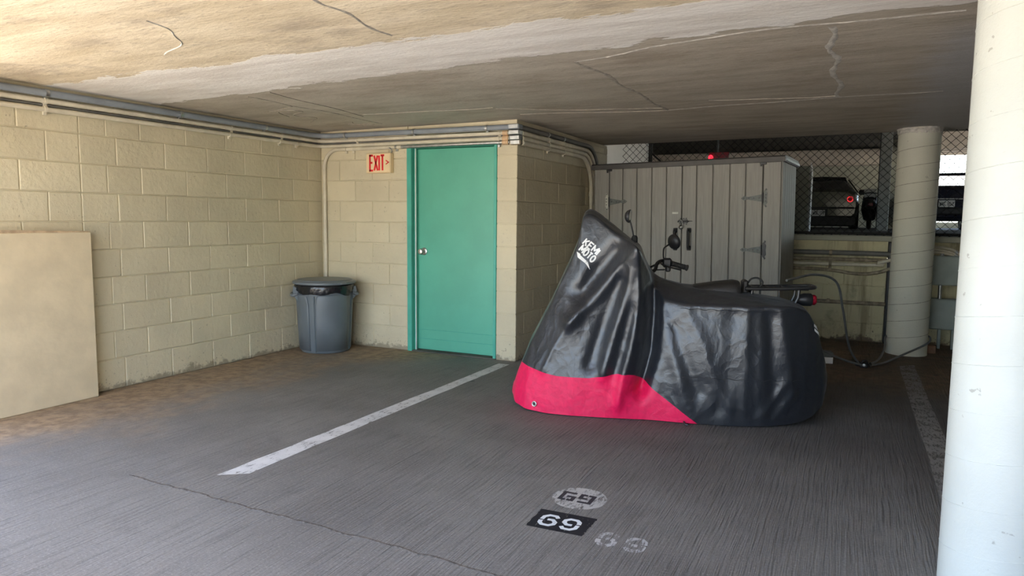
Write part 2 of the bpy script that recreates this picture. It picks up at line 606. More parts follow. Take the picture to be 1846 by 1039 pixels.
M['car_olive'] = car_paint('olive_grey_car_paint', (0.075, 0.077, 0.055), 0.32)
M['car_navy'] = car_paint('navy_car_paint', (0.008, 0.010, 0.024))
M['car_trim'] = simple('black_car_trim', (0.012, 0.012, 0.012), 0.5)


def mat_emit(name, col, strength):
    t = NT(name)
    t.set(col, 0.4)
    t.b.inputs['Emission Color'].default_value = (*col, 1)
    t.b.inputs['Emission Strength'].default_value = strength
    return t.m


M['red_glow'] = mat_emit('glowing_red_lamp', (1.0, 0.02, 0.04), 0.9)
M['ring_glow'] = mat_emit('glowing_tail_ring', (1.0, 0.04, 0.05), 0.22)

# ------------------------------------------------------------------ key dimensions
WX = -4.894          # face of the left block wall
DY = 5.72            # face of the wall with the door
SX = -2.70           # face of the side wall right of the door
C = 0.2032           # block course
ZL = [1.853 - C * k for k in range(-2, 9)] + [0.0]      # course joints, top to floor


def zc(x):           # underside of the slab: it rises a little to the right
    return 2.14 + 0.0088 * (x + 4.9)


# ------------------------------------------------------------------ structure: floor, slab, walls
g = MB()
g.add([(-5.1, -1.6, 0), (9, -1.6, 0), (9, 9.4, 0), (-5.1, 9.4, 0)], [(0, 1, 2, 3)])
floor = tag(g.build('floor', M['floor']), kind='structure')
g = MB()
g.add([(-60, -60, -0.015), (60, -60, -0.015), (60, 60, -0.015), (-60, 60, -0.015)], [(0, 1, 2, 3)])
tag(g.build('floor_outside', M['apron']), kind='structure')

# construction joint across the drive lane: ragged raised lip
g = MB()
pts = []
for i in range(90):
    x = -3.2 + i * 0.05
    pts.append((x, 2.27 - 0.05 * (x + 3.0) * 0.6 + random.uniform(-0.008, 0.008), random.uniform(-0.0055, -0.0025)))
g.tube(pts, 0.008, 6)
g.build('floor_joint', M['joint'], floor, 40)

SLAB_Y0, SLAB_Y1 = 0.6, 8.12
g = MB()
xa, xb = -5.1, 9.0
for (x0, x1, y0, y1) in ((xa, xb, SLAB_Y0, SLAB_Y1), (0.7, xb, -1.0, SLAB_Y0 - 0.002)):  # second piece is unseen, added to block sky light at the right
    vs_ = [(x0, y0, zc(x0)), (x1, y0, zc(x1)), (x1, y1, zc(x1)), (x0, y1, zc(x0)),
           (x0, y0, 2.75), (x1, y0, 2.75), (x1, y1, 2.75), (x0, y1, 2.75)]
    g.add(vs_, [(0, 1, 2, 3), (4, 7, 6, 5), (0, 4, 5, 1), (1, 5, 6, 2), (2, 6, 7, 3), (3, 7, 4, 0)])
ceiling = tag(g.build('ceiling', M['ceiling']), kind='structure')


def seam(pts, w, mat, wob=0.012, h=0.004):
    m = MB()
    P = catmull([(x, y, 0) for x, y in pts], 14)
    L, R = [], []
    for i, p in enumerate(P):
        a, b = P[max(i - 1, 0)], P[min(i + 1, len(P) - 1)]
        d = (b - a).normalized()
        nn = Vector((-d.y, d.x, 0))
        ww = w * (0.8 + 0.35 * math.sin(i * 0.9 + w * 900) * math.sin(i * 0.37)) * random.uniform(0.9, 1.1)
        q = p + nn * wob * math.sin(i * 0.31 + w * 700)
        L.append(q + nn * ww / 2)
        R.append(q - nn * ww / 2)
    vs_, fs_ = [], []
    for l_, r_ in zip(L, R):
        mid = (l_ + r_) / 2
        vs_ += [(l_.x, l_.y, zc(l_.x) + 0.001), (mid.x, mid.y, zc(mid.x) - h), (r_.x, r_.y, zc(r_.x) + 0.001)]
    for i in range(len(L) - 1):
        a = 3 * i
        fs_ += [(a, a + 1, a + 4, a + 3), (a + 1, a + 2, a + 5, a + 4)]
    m.add(vs_, fs_)
    m.build('formwork_seam', mat, ceiling, 60)


seam([(-1.445, 3.80), (-1.41, 4.2), (-1.41, 4.7), (-1.40, 5.2), (-1.40, 5.75)], 0.045, M['crackfill'])
seam([(-1.40, 5.76), (-0.76, 5.71), (-0.147, 5.69), (0.505, 5.71)], 0.030, M['cement'])
seam([(-2.60, 5.10), (-2.02, 5.45), (-1.40, 5.62)], 0.016, M['crackfill'])
seam([(-2.55, 5.45), (-2.02, 5.60), (-1.40, 5.78)], 0.012, M['crackfill'])
seam([(-0.144, 3.63), (-0.139, 4.1), (-0.139, 4.5), (-0.136, 5.1), (-0.136, 5.66)], 0.050, M['cement'], 0.02)
seam([(-1.446, 3.82), (-1.06, 3.70), (-0.75, 3.60), (-0.245, 3.56), (0.38, 3.60)], 0.026, M['cement'])
seam([(-3.96, 3.87), (-3.965, 4.27), (-3.93, 4.75), (-3.95, 5.45)], 0.022, M['crackfill'])
seam([(-3.70, 3.80), (-3.75, 4.4), (-3.80, 5.0)], 0.008, M['crackfill'])
seam([(-4.44, 4.75), (-4.20, 4.45), (-4.12, 4.55), (-4.30, 4.75), (-4.26, 4.95), (-4.50, 5.08)], 0.012, M['crackfill'], 0.03)
seam([(-4.35, 4.45), (-4.10, 4.40), (-3.98, 4.30)], 0.010, M['crackfill'], 0.02)
seam([(-4.10, 5.25), (-4.25, 5.35), (-4.05, 5.42), (-4.20, 5.52)], 0.012, M['crackfill'], 0.03)
seam([(-3.75, 4.9), (-3.2, 5.0), (-2.6, 5.05)], 0.010, M['crackfill'], 0.02)
seam([(-2.87, 2.23), (-2.95, 2.42), (-3.10, 2.58), (-3.38, 2.72)], 0.012, M['cement'], 0.01)
seam([(-1.98, 2.30), (-2.02, 2.55), (-2.04, 2.90)], 0.028, M['crackfill'], 0.02)
seam([(-1.0, 5.4), (-0.6, 5.55), (-0.14, 5.6)], 0.010, M['crackfill'], 0.02)

_bm_cache = {}


def block_piece(parent, kind, w, h, d, loc, mat, b=0.0045):
    """one masonry unit: box w (along wall) x d (thickness) x h, origin at its lower front left corner."""
    key = (kind, round(w, 3), round(h, 3), round(d, 3), mat.name)
    if key not in _bm_cache:
        m = MB()
        if kind == 'x':      # wall face looks towards -y, runs along x
            m.box(0, w, 0, d, 0, h, b)
        else:                # wall face looks towards +x, runs along y
            m.box(-d, 0, 0, w, 0, h, b)
        _bm_cache[key] = m.mesh('block', mat)
    o = link('block', _bm_cache[key], parent)
    o.location = loc
    return o


J = 0.006   # mortar joint


def course(parent, kind, plane, us, z0, z1, mat, d=0.06):
    for a, b in zip(us[:-1], us[1:]):
        if b - a < 0.03 or z1 - z0 < 0.03:
            continue
        proud = random.uniform(0.0, 0.003)
        if kind == 'x':
            loc = (a + J / 2, plane - proud, z0 + J / 2)
        else:
            loc = (plane + proud, a + J / 2, z0 + J / 2)
        block_piece(parent, kind, b - a - J, z1 - z0 - J, d, loc, mat)


# left wall
g = MB()
g.box(WX - 0.2, WX - 0.006, 2.25, DY + 0.2, 0, 2.16)
wl = tag(g.build('wall_left', M['block']), kind='structure')
for i in range(len(ZL) - 1):
    k = i - 2
    z1, z0 = min(ZL[i], 2.13), ZL[i + 1]
    if z1 - z0 < 0.03:
        continue
    if k % 2 == 0:
        us = [2.25, 2.576, 2.983, 3.213] + [3.488 + 0.4064 * j for j in range(6)] + [DY - 0.002]
    else:
        us = [2.25, 2.40, 2.804, 3.213, 3.41] + [3.685 + 0.4064 * j for j in range(5)] + [DY - 0.002]
    course(wl, 'y', WX, us, z0, z1, M['block'])

# wall with the door
DL, DR = -3.854, -2.897
g = MB()
g.box(WX - 0.2, DL, DY + 0.006, DY + 0.2, 0, 2.16)
g.box(DL, SX - 0.2, DY + 0.02, DY + 0.2, 2.07, 2.16)
wb = tag(g.build('wall_back', M['block']), kind='structure')
for i in range(len(ZL) - 1):
    k = i - 2
    z1, z0 = min(ZL[i], 2.13), ZL[i + 1]
    if z1 - z0 < 0.03:
        continue
    us = [WX, -4.467, -4.064, DL] if k % 2 else [WX, -4.660, -4.262, DL]
    course(wb, 'x', DY, us, z0, z1, M['block'])

# side wall right of the door: full-thickness blocks, their ends form the pier
g = MB()
g.box(SX - 0.194, SX - 0.006, DY + 0.006, 8.25, 0, 2.16)
ws = tag(g.build('wall_side', M['block']), kind='structure')
for i in range(len(ZL) - 1):
    k = i - 2
    z1, z0 = min(ZL[i], 2.13), ZL[i + 1]
    if z1 - z0 < 0.03:
        continue
    us = ([DY, 5.895] + [5.895 + 0.4064 * j for j in range(1, 6)] if k % 2 else [DY, 6.105] + [6.105 + 0.4064 * j for j in range(1, 6)])
    us = [u for u in us if u < 8.2] + [8.25]
    course(ws, 'y', SX, us, z0, z1, M['block'], d=0.2)
# solid core of the building behind the door
g = MB()
g.box(-5.1, SX - 0.2, DY + 0.35, 8.2, 0, 2.6)
tag(g.build('wall_core', M['grey_wall']), kind='structure')

# low wall carrying the fence at the back of the bays
LY = 8.50
g = MB()
g.box(-7.0, 0.345, LY + 0.004, LY + 0.2, 0, 1.085)
g.box(0.43, 9.0, LY + 0.14, LY + 0.34, 0, 1.085)
wlow = tag(g.build('wall_low', M['block_old']), kind='structure')
lv = [1.085, 0.81, 0.606, 0.403, 0.20, 0.0]
for i in range(5):
    z1, z0 = lv[i], lv[i + 1]
    if i == 0:
        continue
    off = 0.0 if i % 2 else 0.2032
    us = [-2.68] + [-2.50 + off + 0.4064 * j for j in range(8) if -2.5 + off + 0.4064 * j < 0.30] + [0.345]
    course(wlow, 'x', LY, us, z0, z1, M['block_old'])
g = MB()
g.box(-7.0, 9.0, LY - 0.03, LY + 0.30, 1.085, 1.145, 0.008)
tag(g.build('trim_1', M['olive_wall']), kind='structure')
g = MB()
g.box(-7.0, 9.0, LY - 0.012, LY + 0.003, 1.115, 1.128)
tag(g.build('trim_2', M['beam']), kind='structure')

# right-hand neighbour bay is closed by a wall
g = MB()
g.box(4.2, 4.4, -0.8, 8.6, 0, 4.0)
tag(g.build('wall_right', M['grey_wall']), kind='structure')
g = MB()
g.box(0.7, 9.0, -1.0, -0.8, 0, 4.0)  # unseen wall added to keep light out of the right side
tag(g.build('wall_front_blocker', M['grey_wall']), kind='structure')

# upper deck behind the fence
g = MB()
g.box(-7.0, 9.0, LY + 0.30, 27.0, 0.9, 1.09)
tag(g.build('floor_deck', M['dark_concrete']), kind='structure')
g = MB()
g.box(-7.0, 9.0, SLAB_Y1, 27.0, 3.55, 3.8)
tag(g.build('ceiling_deck', M['dark_concrete']), kind='structure')
g = MB()
g.box(-7.0, 9.0, SLAB_Y1 - 0.3, SLAB_Y1, 2.7, 3.6)  # unseen, added to close the gap above the slab against light
tag(g.build('wall_light_stop', M['dark_concrete']), kind='structure')
g = MB()
g.box(-7.0, 1.35, 25.0, 25.2, 1.09, 3.55)
tag(g.build('wall_deck_back', M['olive_wall']), kind='structure')
g = MB()
g.box(-7.0, 1.35, 24.6, 25.0, 3.02, 3.50, 0.02)
tag(g.build('trim_3', M['beam']), kind='structure')
g = MB()
g.box(0.44, 0.66, 17.0, 17.5, 1.09, 3.55, 0.01)
tag(g.build('wall_deck_pier', M['grey_wall']), kind='structure')
g = MB()
g.box(0.80, 1.05, 22.5, 23.0, 1.09, 3.55, 0.01)
tag(g.build('wall_deck_pier', M['olive_wall']), kind='structure')
g = MB()
g.box(-1.42, -0.80, 15.0, 15.4, 1.09, 2.35, 0.01)
tag(g.build('wall_deck_screen', M['olive_wall']), kind='structure')
g = MB()
for k in range(4):
    g.box(1.35, 9.0, 21.0 + k * 1.1, 21.25 + k * 1.1, 3.12 + 0.04 * k, 3.55)
tag(g.build('trim_4', M['beam']), kind='structure')
g = MB()
g.box(-4.4, -2.95, 11.0, 11.2, 1.09, 3.55, 0.01)
tag(g.build('wall_deck_left', M['white_wall']), kind='structure')
g = MB()
g.box(-7.2, -7.0, 8.3, 27.0, 0, 3.8)
tag(g.build('wall_deck_end', M['grey_wall']), kind='structure')
g = MB()
g.box(4.6, 4.8, 8.8, 13.0, 0, 3.8)  # unseen wall added to keep sky light off the shed side
tag(g.build('wall_deck_blocker', M['grey_wall']), kind='structure')

# ------------------------------------------------------------------ columns
def column(label, x, y, r, mat, pitch, cap, smat, sr):
    e = empty('concrete_column', (x, y, 0), label=label, cat='column')
    m = MB()
    prof = [(r, 0)] + [(r, 0.1 * k) for k in range(1, 21)] + [(r, zc(x) + 0.01)]
    m.lathe([(0.001, 0)] + prof, 56)
    m.build('shaft', mat, e, 40)
    m = MB()
    pts = []
    n = int(2.2 / pitch * 40)
    for i in range(n):
        a = 2 * PI * i / 40
        z = 0.06 + pitch * i / 40
        if z > zc(x) - 0.01:
            break
        w = 0.0 + 0.0006 * math.sin(i * 1.7)
        pts.append(((r - 0.0006 + w) * math.cos(a), (r - 0.0006 + w) * math.sin(a), z))
    m.tube(pts, sr, 5)
    m.build('spiral_seam', smat, e, 60)
    if cap:
        m = MB()
        ring = []
        for k in range(60):
            a = 2 * PI * k / 60
            ring.append((0.0, 0.0))
        prof = [(r + 0.001, zc(x) - 0.05), (r + 0.010, zc(x) - 0.03), (r + 0.006, zc(x) - 0.012), (r + 0.014, zc(x) + 0.003)]
        m.lathe(prof, 60)
        m.v = [(vx * (1 + random.uniform(-0.02, 0.02)), vy * (1 + random.uniform(-0.02, 0.02)), vz + random.uniform(-0.012, 0.006)) for vx, vy, vz in m.v]
        m.build('mortar_collar', M['cement'], e, 30)
    return e


column('white painted round concrete column nearest the camera at right edge', 0.533, 2.92, 0.190, M['column_near'], 0.165, False, M['column_near'], 0.0022)
column('cream round concrete column behind motorcycle with cable looped round its foot', 0.533, 7.93, 0.183, M['column_far'], 0.165, True, M['seam_dark'], 0.0026)

# ------------------------------------------------------------------ door
d1 = empty('door_1', (DL, DY, 0), kind='structure', label='teal painted flush door in teal frame beside exit sign')
DW = DR - DL
g = MB()
g.box(0, 0.050, -0.012, 0.20, 0.0, 2.06, 0.003)
g.build('door_frame', M['teal_frame'], d1).name = 'jamb'
g = MB()
g.box(DW - 0.030, DW, -0.006, 0.20, 0.0, 2.06, 0.003)
g.build('jamb', M['teal_frame'], d1)
g = MB()
g.box(0.050, DW - 0.030, -0.004, 0.20, 1.945, 2.06, 0.003)
g.build('head_jamb', M['teal_frame'], d1)
g = MB()
g.box(0.050, 0.068, 0.038, 0.078, 0.0, 1.945, 0.002)
g.build('door_stop', M['teal_frame'], d1)
g = MB()
g.box(0.066, 0.074, 0.030, 0.044, 0.0, 1.945, 0.001)
g.build('weather_strip', M['white_paint'], d1)
leafx0, leafx1 = 0.055, DW - 0.032
g = MB()
g.box(leafx0, leafx1, 0.080, 0.122, 0.012, 1.940, 0.003)
leaf = g.build('door_leaf', M['teal'], d1)
# kick-plate seams and scuffs at the foot of the leaf: thin proud strips
for zz in (0.115, 0.205):
    g = MB()
    g.box(leafx0 + 0.004, leafx1 - 0.004, 0.0775, 0.081, zz, zz + 0.005, 0.001)
    g.build('kick_strip', M['teal_frame'], leaf)
g = MB()
kx, kz = 0.135, 0.968
g.lathe([(0.001, 0.079), (0.036, 0.079), (0.036, 0.072), (0.030, 0.068), (0.013, 0.066), (0.012, 0.045), (0.020, 0.036), (0.028, 0.026), (0.029, 0.016), (0.022, 0.006), (0.001, 0.003)], 28, (kx, 0, kz), axis='y')
g.build('knob', M['chrome'], leaf, 40)
g = MB()
g.box(0.0, DW, -0.01, 0.20, 0.0, 0.010, 0.002)
g.build('threshold', M['dark_concrete'], d1)

# ------------------------------------------------------------------ lettering made of strokes
GL = {
    'E': [[(.6, 1), (0, 1), (0, 0), (.6, 0)], [(0, .52), (.5, .52)]],
    'X': [[(0, 0), (.6, 1)], [(0, 1), (.6, 0)]],
    'I': [[(.0, 0), (.0, 1)]],
    'T': [[(0, 1), (.6, 1)], [(.3, 1), (.3, 0)]],
    '>': [[(0, .25), (.42, .5), (0, .75)]],
    'K': [[(0, 0), (0, 1)], [(.58, 1), (.04, .45)], [(.18, .60), (.6, 0)]],
    'M': [[(0, 0), (0, 1), (.38, .35), (.76, 1), (.76, 0)]],
    'O': [[(.32 + .32 * math.cos(a), .5 + .5 * math.sin(a)) for a in [2 * PI * k / 16 for k in range(17)]]],
    'W': [[(0, 1), (.16, 0), (.38, .7), (.60, 0), (.76, 1)]],
    'G': [[(.58, .85), (.42, 1), (.15, 1), (0, .82), (0, .18), (.15, 0), (.45, 0), (.6, .15), (.6, .48), (.35, .48)]],
    'C': [[(.6, .82), (.45, 1), (.15, 1), (0, .82), (0, .18), (.15, 0), (.45, 0), (.6, .18)]],
    '1': [[(.1, .8), (.3, 1), (.3, 0)]],
    '7': [[(0, 1), (.6, 1), (.2, 0)]],
    '9': [[(.6, .55), (.15, .45), (0, .62), (0, .85), (.15, 1), (.45, 1), (.6, .85), (.6, .2), (.42, 0), (.05, 0)]],
    '8': [[(.15, .53), (0, .68), (0, .86), (.15, 1), (.45, 1), (.6, .86), (.6, .68), (.45, .53), (.15, .53), (0, .36), (0, .15), (.15, 0), (.45, 0), (.6, .15), (.6, .36), (.45, .53)]],
    '5': [[(.58, 1), (.05, 1), (.02, .55), (.4, .58), (.6, .42), (.6, .15), (.42, 0), (.02, 0)]],
    '2': [[(0, .8), (.15, 1), (.45, 1), (.6, .82), (.6, .62), (0, 0), (.62, 0)]],
    '-': [[(.05, .5), (.4, .5)]],
}


def strokes(poly, th, sub=1):
    """2D quads (lists of 4 points) that thicken a polyline; ends square, overlapping at corners."""
    q = []
    for i in range(len(poly) - 1):
        a, b = Vector(poly[i]), Vector(poly[i + 1])
        d = (b - a)
        if d.length < 1e-6:
            continue
        d.normalize()
        nn = Vector((-d.y, d.x)) * th / 2
        a2 = a - d * (th * 0.5 if i > 0 else 0.0)
        b2 = b + d * (th * 0.5 if i < len(poly) - 2 else 0.0)
        for k in range(sub):
            p, r = a2.lerp(b2, k / sub), a2.lerp(b2, (k + 1) / sub)
            q.append([p + nn, p - nn, r - nn, r + nn])
    return q


def text_mesh(txt, w, h, th, gap, fn, depth=None, sx=1.0):
    """flat or thin lettering; fn(u, v, layer) -> 3D"""
    m = MB()
    u = 0
    for ch in txt:
        if ch == ' ':
            u += w * 0.6
            continue
        gw = max([p[0] for pl in GL[ch] for p in pl])
        for pl in GL[ch]:
            for q in strokes([(u + p[0] * w / 0.6, p[1] * h) for p in pl], th):
                m.prism([(p.x, p.y) for p in q], lambda a, b: fn(a, b, 0), lambda a, b: fn(a, b, 1))
        u += gw * w / 0.6 + gap
    return m, u - gap


# ------------------------------------------------------------------ exit sign
es = empty('exit_sign', (-4.290, DY, 1.715), label='exit sign with red letters and arrow on cream block wall', cat='sign')
g = MB()
g.box(0, 0.285, -0.062, -0.002, 0, 0.19, 0.006)
g.build('housing', M['sign_face'], es)
g = MB()
g.box(0.006, 0.279, -0.0655, -0.0615, 0.006, 0.184, 0.001)
g.build('face_plate', M['sign_face'], es)
fnx = lambda a, b, k: (0.045 + a, -0.0655 - 0.0015 * k, 0.025 + b)
u0 = 0
for ch, w in (('E', 0.036), ('X', 0.040), ('I', 0.030), ('T', 0.042)):
    m, ww = text_mesh(ch, w, 0.142, 0.019, 0.01, lambda a, b, k, o=u0: (0.050 + o + a, -0.0655 - 0.0015 * k, 0.024 + b))
    m.build('letter', M['sign_red'], es)
    u0 += {'E': 0.050, 'X': 0.058, 'I': 0.018, 'T': 0.05}[ch]
m, ww = text_mesh('>', 0.045, 0.075, 0.010, 0.01, lambda a, b, k: (0.235 + a, -0.0655 - 0.0015 * k, 0.062 + b))
m.build('arrow', M['sign_red'], es)
g = MB()
g.tube(catmull([(0.270, -0.03, 0.188), (0.288, -0.035, 0.205), (0.282, -0.045, 0.225), (0.262, -0.045, 0.238)], 6), 0.005, 8)
g.build('supply_cable', M['steel'], es, 40)

# ------------------------------------------------------------------ conduits
def conduit(label, mat, pts, r, rad, straps, mats=None, coupl=(), group=None):
    e = empty('conduit', pts[0], label=label, cat='conduit', group=group)
    o = Vector(pts[0])
    P = [Vector(p) - o for p in fillet(pts, rad)]
    m = MB()
    m.tube(P, r, 14)
    m.build('pipe', mat, e, 40)
    for (p, ax) in straps:
        p = Vector(p) - o
        s_ = MB()
        d = Vector({'x': (1, 0, 0), 'y': (0, 1, 0), 'z': (0, 0, 1)}[ax])
        s_.tube([p - d * 0.011, p - d * 0.0108, p + d * 0.0108, p + d * 0.011], [r + 0.0005, r + 0.004, r + 0.004, r + 0.0005], 14)
        # foot of the strap screwed to the wall below the pipe
        if ax == 'y':
            s_.box(p.x - r * 0.9 - 0.003, p.x - r * 0.2, p.y - 0.011, p.y + 0.011, p.z - r - 0.022, p.z - r * 0.4, 0.001)
        elif ax == 'x':
            s_.box(p.x - 0.011, p.x + 0.011, p.y + r * 0.2, p.y + r * 0.9 + 0.003, p.z - r - 0.022, p.z - r * 0.4, 0.001)
        else:
            s_.box(p.x - r - 0.022, p.x - r * 0.4, p.y + r * 0.2, p.y + r * 0.9 + 0.003, p.z - 0.011, p.z + 0.011, 0.001)
        s_.build('strap', M['steel'] if mat != M['conduit_cream'] else mat, e, 40)
    for (p, ax, ln, cm) in coupl:
        p = Vector(p) - o
        d = Vector({'x': (1, 0, 0), 'y': (0, 1, 0), 'z': (0, 0, 1)}[ax])
        s_ = MB()
        s_.tube([p - d * ln / 2, p - d * (ln / 2 - 0.001), p + d * (ln / 2 - 0.001), p + d * ln / 2], [r, r + 0.006, r + 0.006, r], 14)
        s_.build('coupling', cm, e, 40)
    return e


Zg, Z2, Z3, Z4 = 2.090, 2.041, 1.996, 1.957
EX = -2.76   # runs on the door wall stop at the corner fittings
conduit('thick blue grey conduit highest along left wall and over the door', M['conduit_grey'],
        [(WX + 0.042, 2.25, Zg), (WX + 0.042, DY - 0.042, Zg), (EX, DY - 0.042, Zg)], 0.024, 0.16,
        [((WX + 0.042, y, Zg), 'y') for y in (2.98, 4.02, 4.92)] + [((x, DY - 0.042, Zg), 'x') for x in (-4.55, -3.75, -2.98)])
conduit('cream conduit directly under the thick grey one, above the door', M['conduit_cream'],
        [(WX + 0.030, 2.25, Z2), (WX + 0.030, DY - 0.030, Z2), (EX, DY - 0.030, Z2)], 0.0165, 0.12,
        [((WX + 0.030, y, Z2), 'y') for y in (2.98, 4.55, 5.15)] + [((x, DY - 0.030, Z2), 'x') for x in (-4.42, -2.86)],
        coupl=[((-2.80, DY - 0.030, Z2), 'x', 0.05, M['copper'])])
conduit('lower cream conduit strapped along left wall and over the door', M['conduit_cream'],
        [(WX + 0.024, 2.25, Z3 - 0.012), (WX + 0.024, DY - 0.024, Z3 - 0.005), (EX, DY - 0.024, Z3)], 0.0165, 0.10,
        [((WX + 0.024, y, Z3 - 0.009), 'y') for y in (2.98, 4.53, 5.12, 5.35)] + [((x, DY - 0.024, Z3), 'x') for x in (-2.87,)],
        coupl=[((-2.80, DY - 0.024, Z3), 'x', 0.06, M['copper'])])
conduit('thin dark bar painted as shade between the two cream conduits on left wall', M['conduit_dark'],
        [(WX + 0.012, 2.25, 2.014), (WX + 0.012, DY - 0.012, 2.018), (EX, DY - 0.012, 2.019)], 0.0085, 0.06, [])  # dark bar for the shade between the pipes, not a real conduit
conduit('cream conduit that bends down the corner behind the trash can', M['conduit_cream'],
        [(-4.832, DY - 0.026, 0.02), (-4.832, DY - 0.026, Z4), (-3.90, DY - 0.026, Z4)], 0.0175, 0.17,
        [((-4.832, DY - 0.026, 1.80), 'z'), ((-4.56, DY - 0.026, Z4), 'x'), ((-4.47, DY - 0.026, Z4), 'x')])
conduit('bare steel conduit crossing just above the teal door', M['steel'],
        [(-3.90, DY - 0.026, Z4), (-3.4, DY - 0.026, Z4 + 0.002), (EX, DY - 0.026, Z4 + 0.004)], 0.0165, 0.1,
        [((-3.96, DY - 0.026, Z4), 'x'), ((-2.87, DY - 0.026, Z4 + 0.003), 'x')],
        coupl=[((-2.80, DY - 0.026, Z4 + 0.004), 'x', 0.06, M['copper'])])

# corner fittings
for i, (z, cm, txt) in enumerate(((Zg, M['conduit_grey'], 'topmost'), (Z2, M['steel'], 'second'), (Z3, M['hinge'], 'third'), (Z4, M['conduit_rust'], 'lowest'))):
    e = empty('conduit_fitting', (SX, DY, z), label=f'{txt} conduit elbow fitting at the corner right of the teal door', cat='fitting')
    g = MB()
    g.box(-0.062, 0.045, -0.070 + 0.012 * i, 0.020, -0.020, 0.022, 0.006)
    g.build('fitting_body', cm, e)
    g = MB()
    g.box(-0.050, 0.038, -0.074 + 0.012 * i, -0.068 + 0.012 * i, -0.015, 0.017, 0.001)
    g.build('cover_plate', M['steel'], e)

for i, (z, y, r, cm, txt) in enumerate(((Zg, 7.83, 0.022, M['conduit_dark'], 'dark conduit, topmost on the side wall beside the shed'),
                                       (Z2, 7.75, 0.022, M['conduit_cream'], 'second conduit from the ceiling bending down the side wall beside shed'),
                                       (Z3, 7.67, 0.022, M['conduit_cream'], 'third conduit from the ceiling bending down the side wall beside shed'),
                                       (Z4, 7.59, 0.022, M['conduit_cream'], 'lowest conduit bending down the side wall beside the shed'))):
    conduit(txt, cm, [(SX + 0.026 + 0.004 * i, DY + 0.02, z), (SX + 0.026 + 0.004 * i, y, z), (SX + 0.026 + 0.004 * i, y, 0.0)], r, 0.34,
            [((SX + 0.026 + 0.004 * i, yy, z), 'y') for yy in (6.35, 6.75)],
            coupl=[((SX + 0.026 + 0.004 * i, y, 1.48 + 0.03 * i), 'z', 0.05, cm)])

# conduits on the low wall at the back
for i, (pts, r, cm, txt) in enumerate((
        ([(-2.6, LY - 0.05, 0.955), (0.15, LY - 0.05, 0.955), (0.36, LY - 0.05, 0.94)], 0.026, M['conduit_dark'], 'black pipe, highest on the stained low wall behind shed'),
        ([(-2.6, LY - 0.035, 0.885), (0.10, LY - 0.035, 0.885), (0.36, LY - 0.035, 0.885)], 0.020, M['conduit_rust'], 'rusty conduit second from top on the low stained wall'),
        ([(-2.6, LY - 0.03, 0.835), (0.05, LY - 0.03, 0.832), (0.26, LY - 0.05, 0.86), (0.40, LY - 0.06, 0.90)], 0.018, M['conduit_cream'], 'cream conduit curving up behind the far column'),
        ([(-2.6, LY - 0.03, 0.782), (-0.5, LY - 0.03, 0.775), (0.05, LY - 0.03, 0.735), (0.25, LY - 0.05, 0.755), (0.42, LY - 0.06, 0.82)], 0.018, M['conduit_rust'], 'lower sagging rusty conduit curving up behind the far column'),
        ([(-2.6, LY - 0.03, 0.425), (-0.2, LY - 0.03, 0.42), (0.50, LY - 0.03, 0.42)], 0.021, M['conduit_rust'], 'single rusty pipe halfway down the low stained wall'))):
    e = empty('conduit', pts[0], label=txt, cat='conduit')
    m = MB()
    m.tube([p - Vector(pts[0]) for p in catmull(pts, 8)], r, 12)
    m.build('pipe', cm, e, 40)
    s_ = MB()
    px = -0.22 - pts[0][0]
    s_.tube([(px, 0, 0), (px + 0.03, 0, 0)], r + 0.005, 12)
    s_.build('strap', M['conduit_rust'], e, 40)
g = MB()
g.box(0.350, 0.425, LY - 0.06, LY + 0.10, 0, 1.08, 0.006)  # black bar drawn where there is only a shaded gap
o = g.build('gap_shade_bar', M['black'])
tag(o, 'black bar painted as the shaded gap at the end of the low stained wall', 'pipe')

# ------------------------------------------------------------------ leaning panel at left
e = empty('wall_panel', (WX, 2.28, 0), label='cream painted slab standing against the left block wall', cat='panel')
g = MB()
g.box(0.004, 0.098, 0, 0.925, 0.0, 1.172, 0.005)
g.build('slab', M['panel'], e)
g = MB()
g.prism([(0.0, 1.170), (0.922, 1.170), (0.922, 1.178), (0.0, 1.199)], lambda y, z: (0.004, y, z), lambda y, z: (0.094, y, z))
g.build('top_edge', M['panel_edge'], e)

# ------------------------------------------------------------------ trash can
tcx, tcy = -4.572, 5.362
tc = empty('trash_can', (tcx, tcy, 0), rz=math.radians(40), label='round grey plastic trash can with lid and black liner in the corner', cat='trash can')
g = MB()
g.lathe([(0.001, 0.004), (0.222, 0.004), (0.232, 0.020), (0.238, 0.06), (0.262, 0.56), (0.264, 0.60), (0.272, 0.605), (0.272, 0.64), (0.258, 0.645), (0.250, 0.60), (0.22, 0.03), (0.001, 0.03)], 64)
g.build('body', M['can'], tc, 40)
# raised side panels with rounded upper corners between the vertical ribs
for k in range(4):
    a0 = k * PI / 2 - 2.05
    g = MB()
    n = 16
    vs_, fs_ = [], []
    rows = [0.03, 0.25, 0.47, 0.545, 0.565]
    for zi, z in enumerate(rows):
        rad = 0.2375 + (z - 0.06) * 0.048 + (0.0075 if zi < 4 else 0.0)
        shr = (0.0, 0.0, 0.0, 0.07, 0.16)[zi]
        for i in range(n + 1):
            a = a0 + 0.12 + shr + (PI / 2 - 0.24 - 2 * shr) * i / n
            vs_.append((rad * math.cos(a), rad * math.sin(a), z))
    for zi in range(len(rows) - 1):
        for i in range(n):
            b = zi * (n + 1) + i
            fs_.append((b, b + 1, b + n + 2, b + n + 1))
    for zi in range(len(rows) - 1):       # returns to the body along both vertical edges
        pass
    g.add(vs_, fs_)
    o = g.build('side_panel', M['can'], tc, 40)
    sm_ = o.modifiers.new('thick', 'SOLIDIFY')
    sm_.thickness = 0.010
    sm_.offset = -1
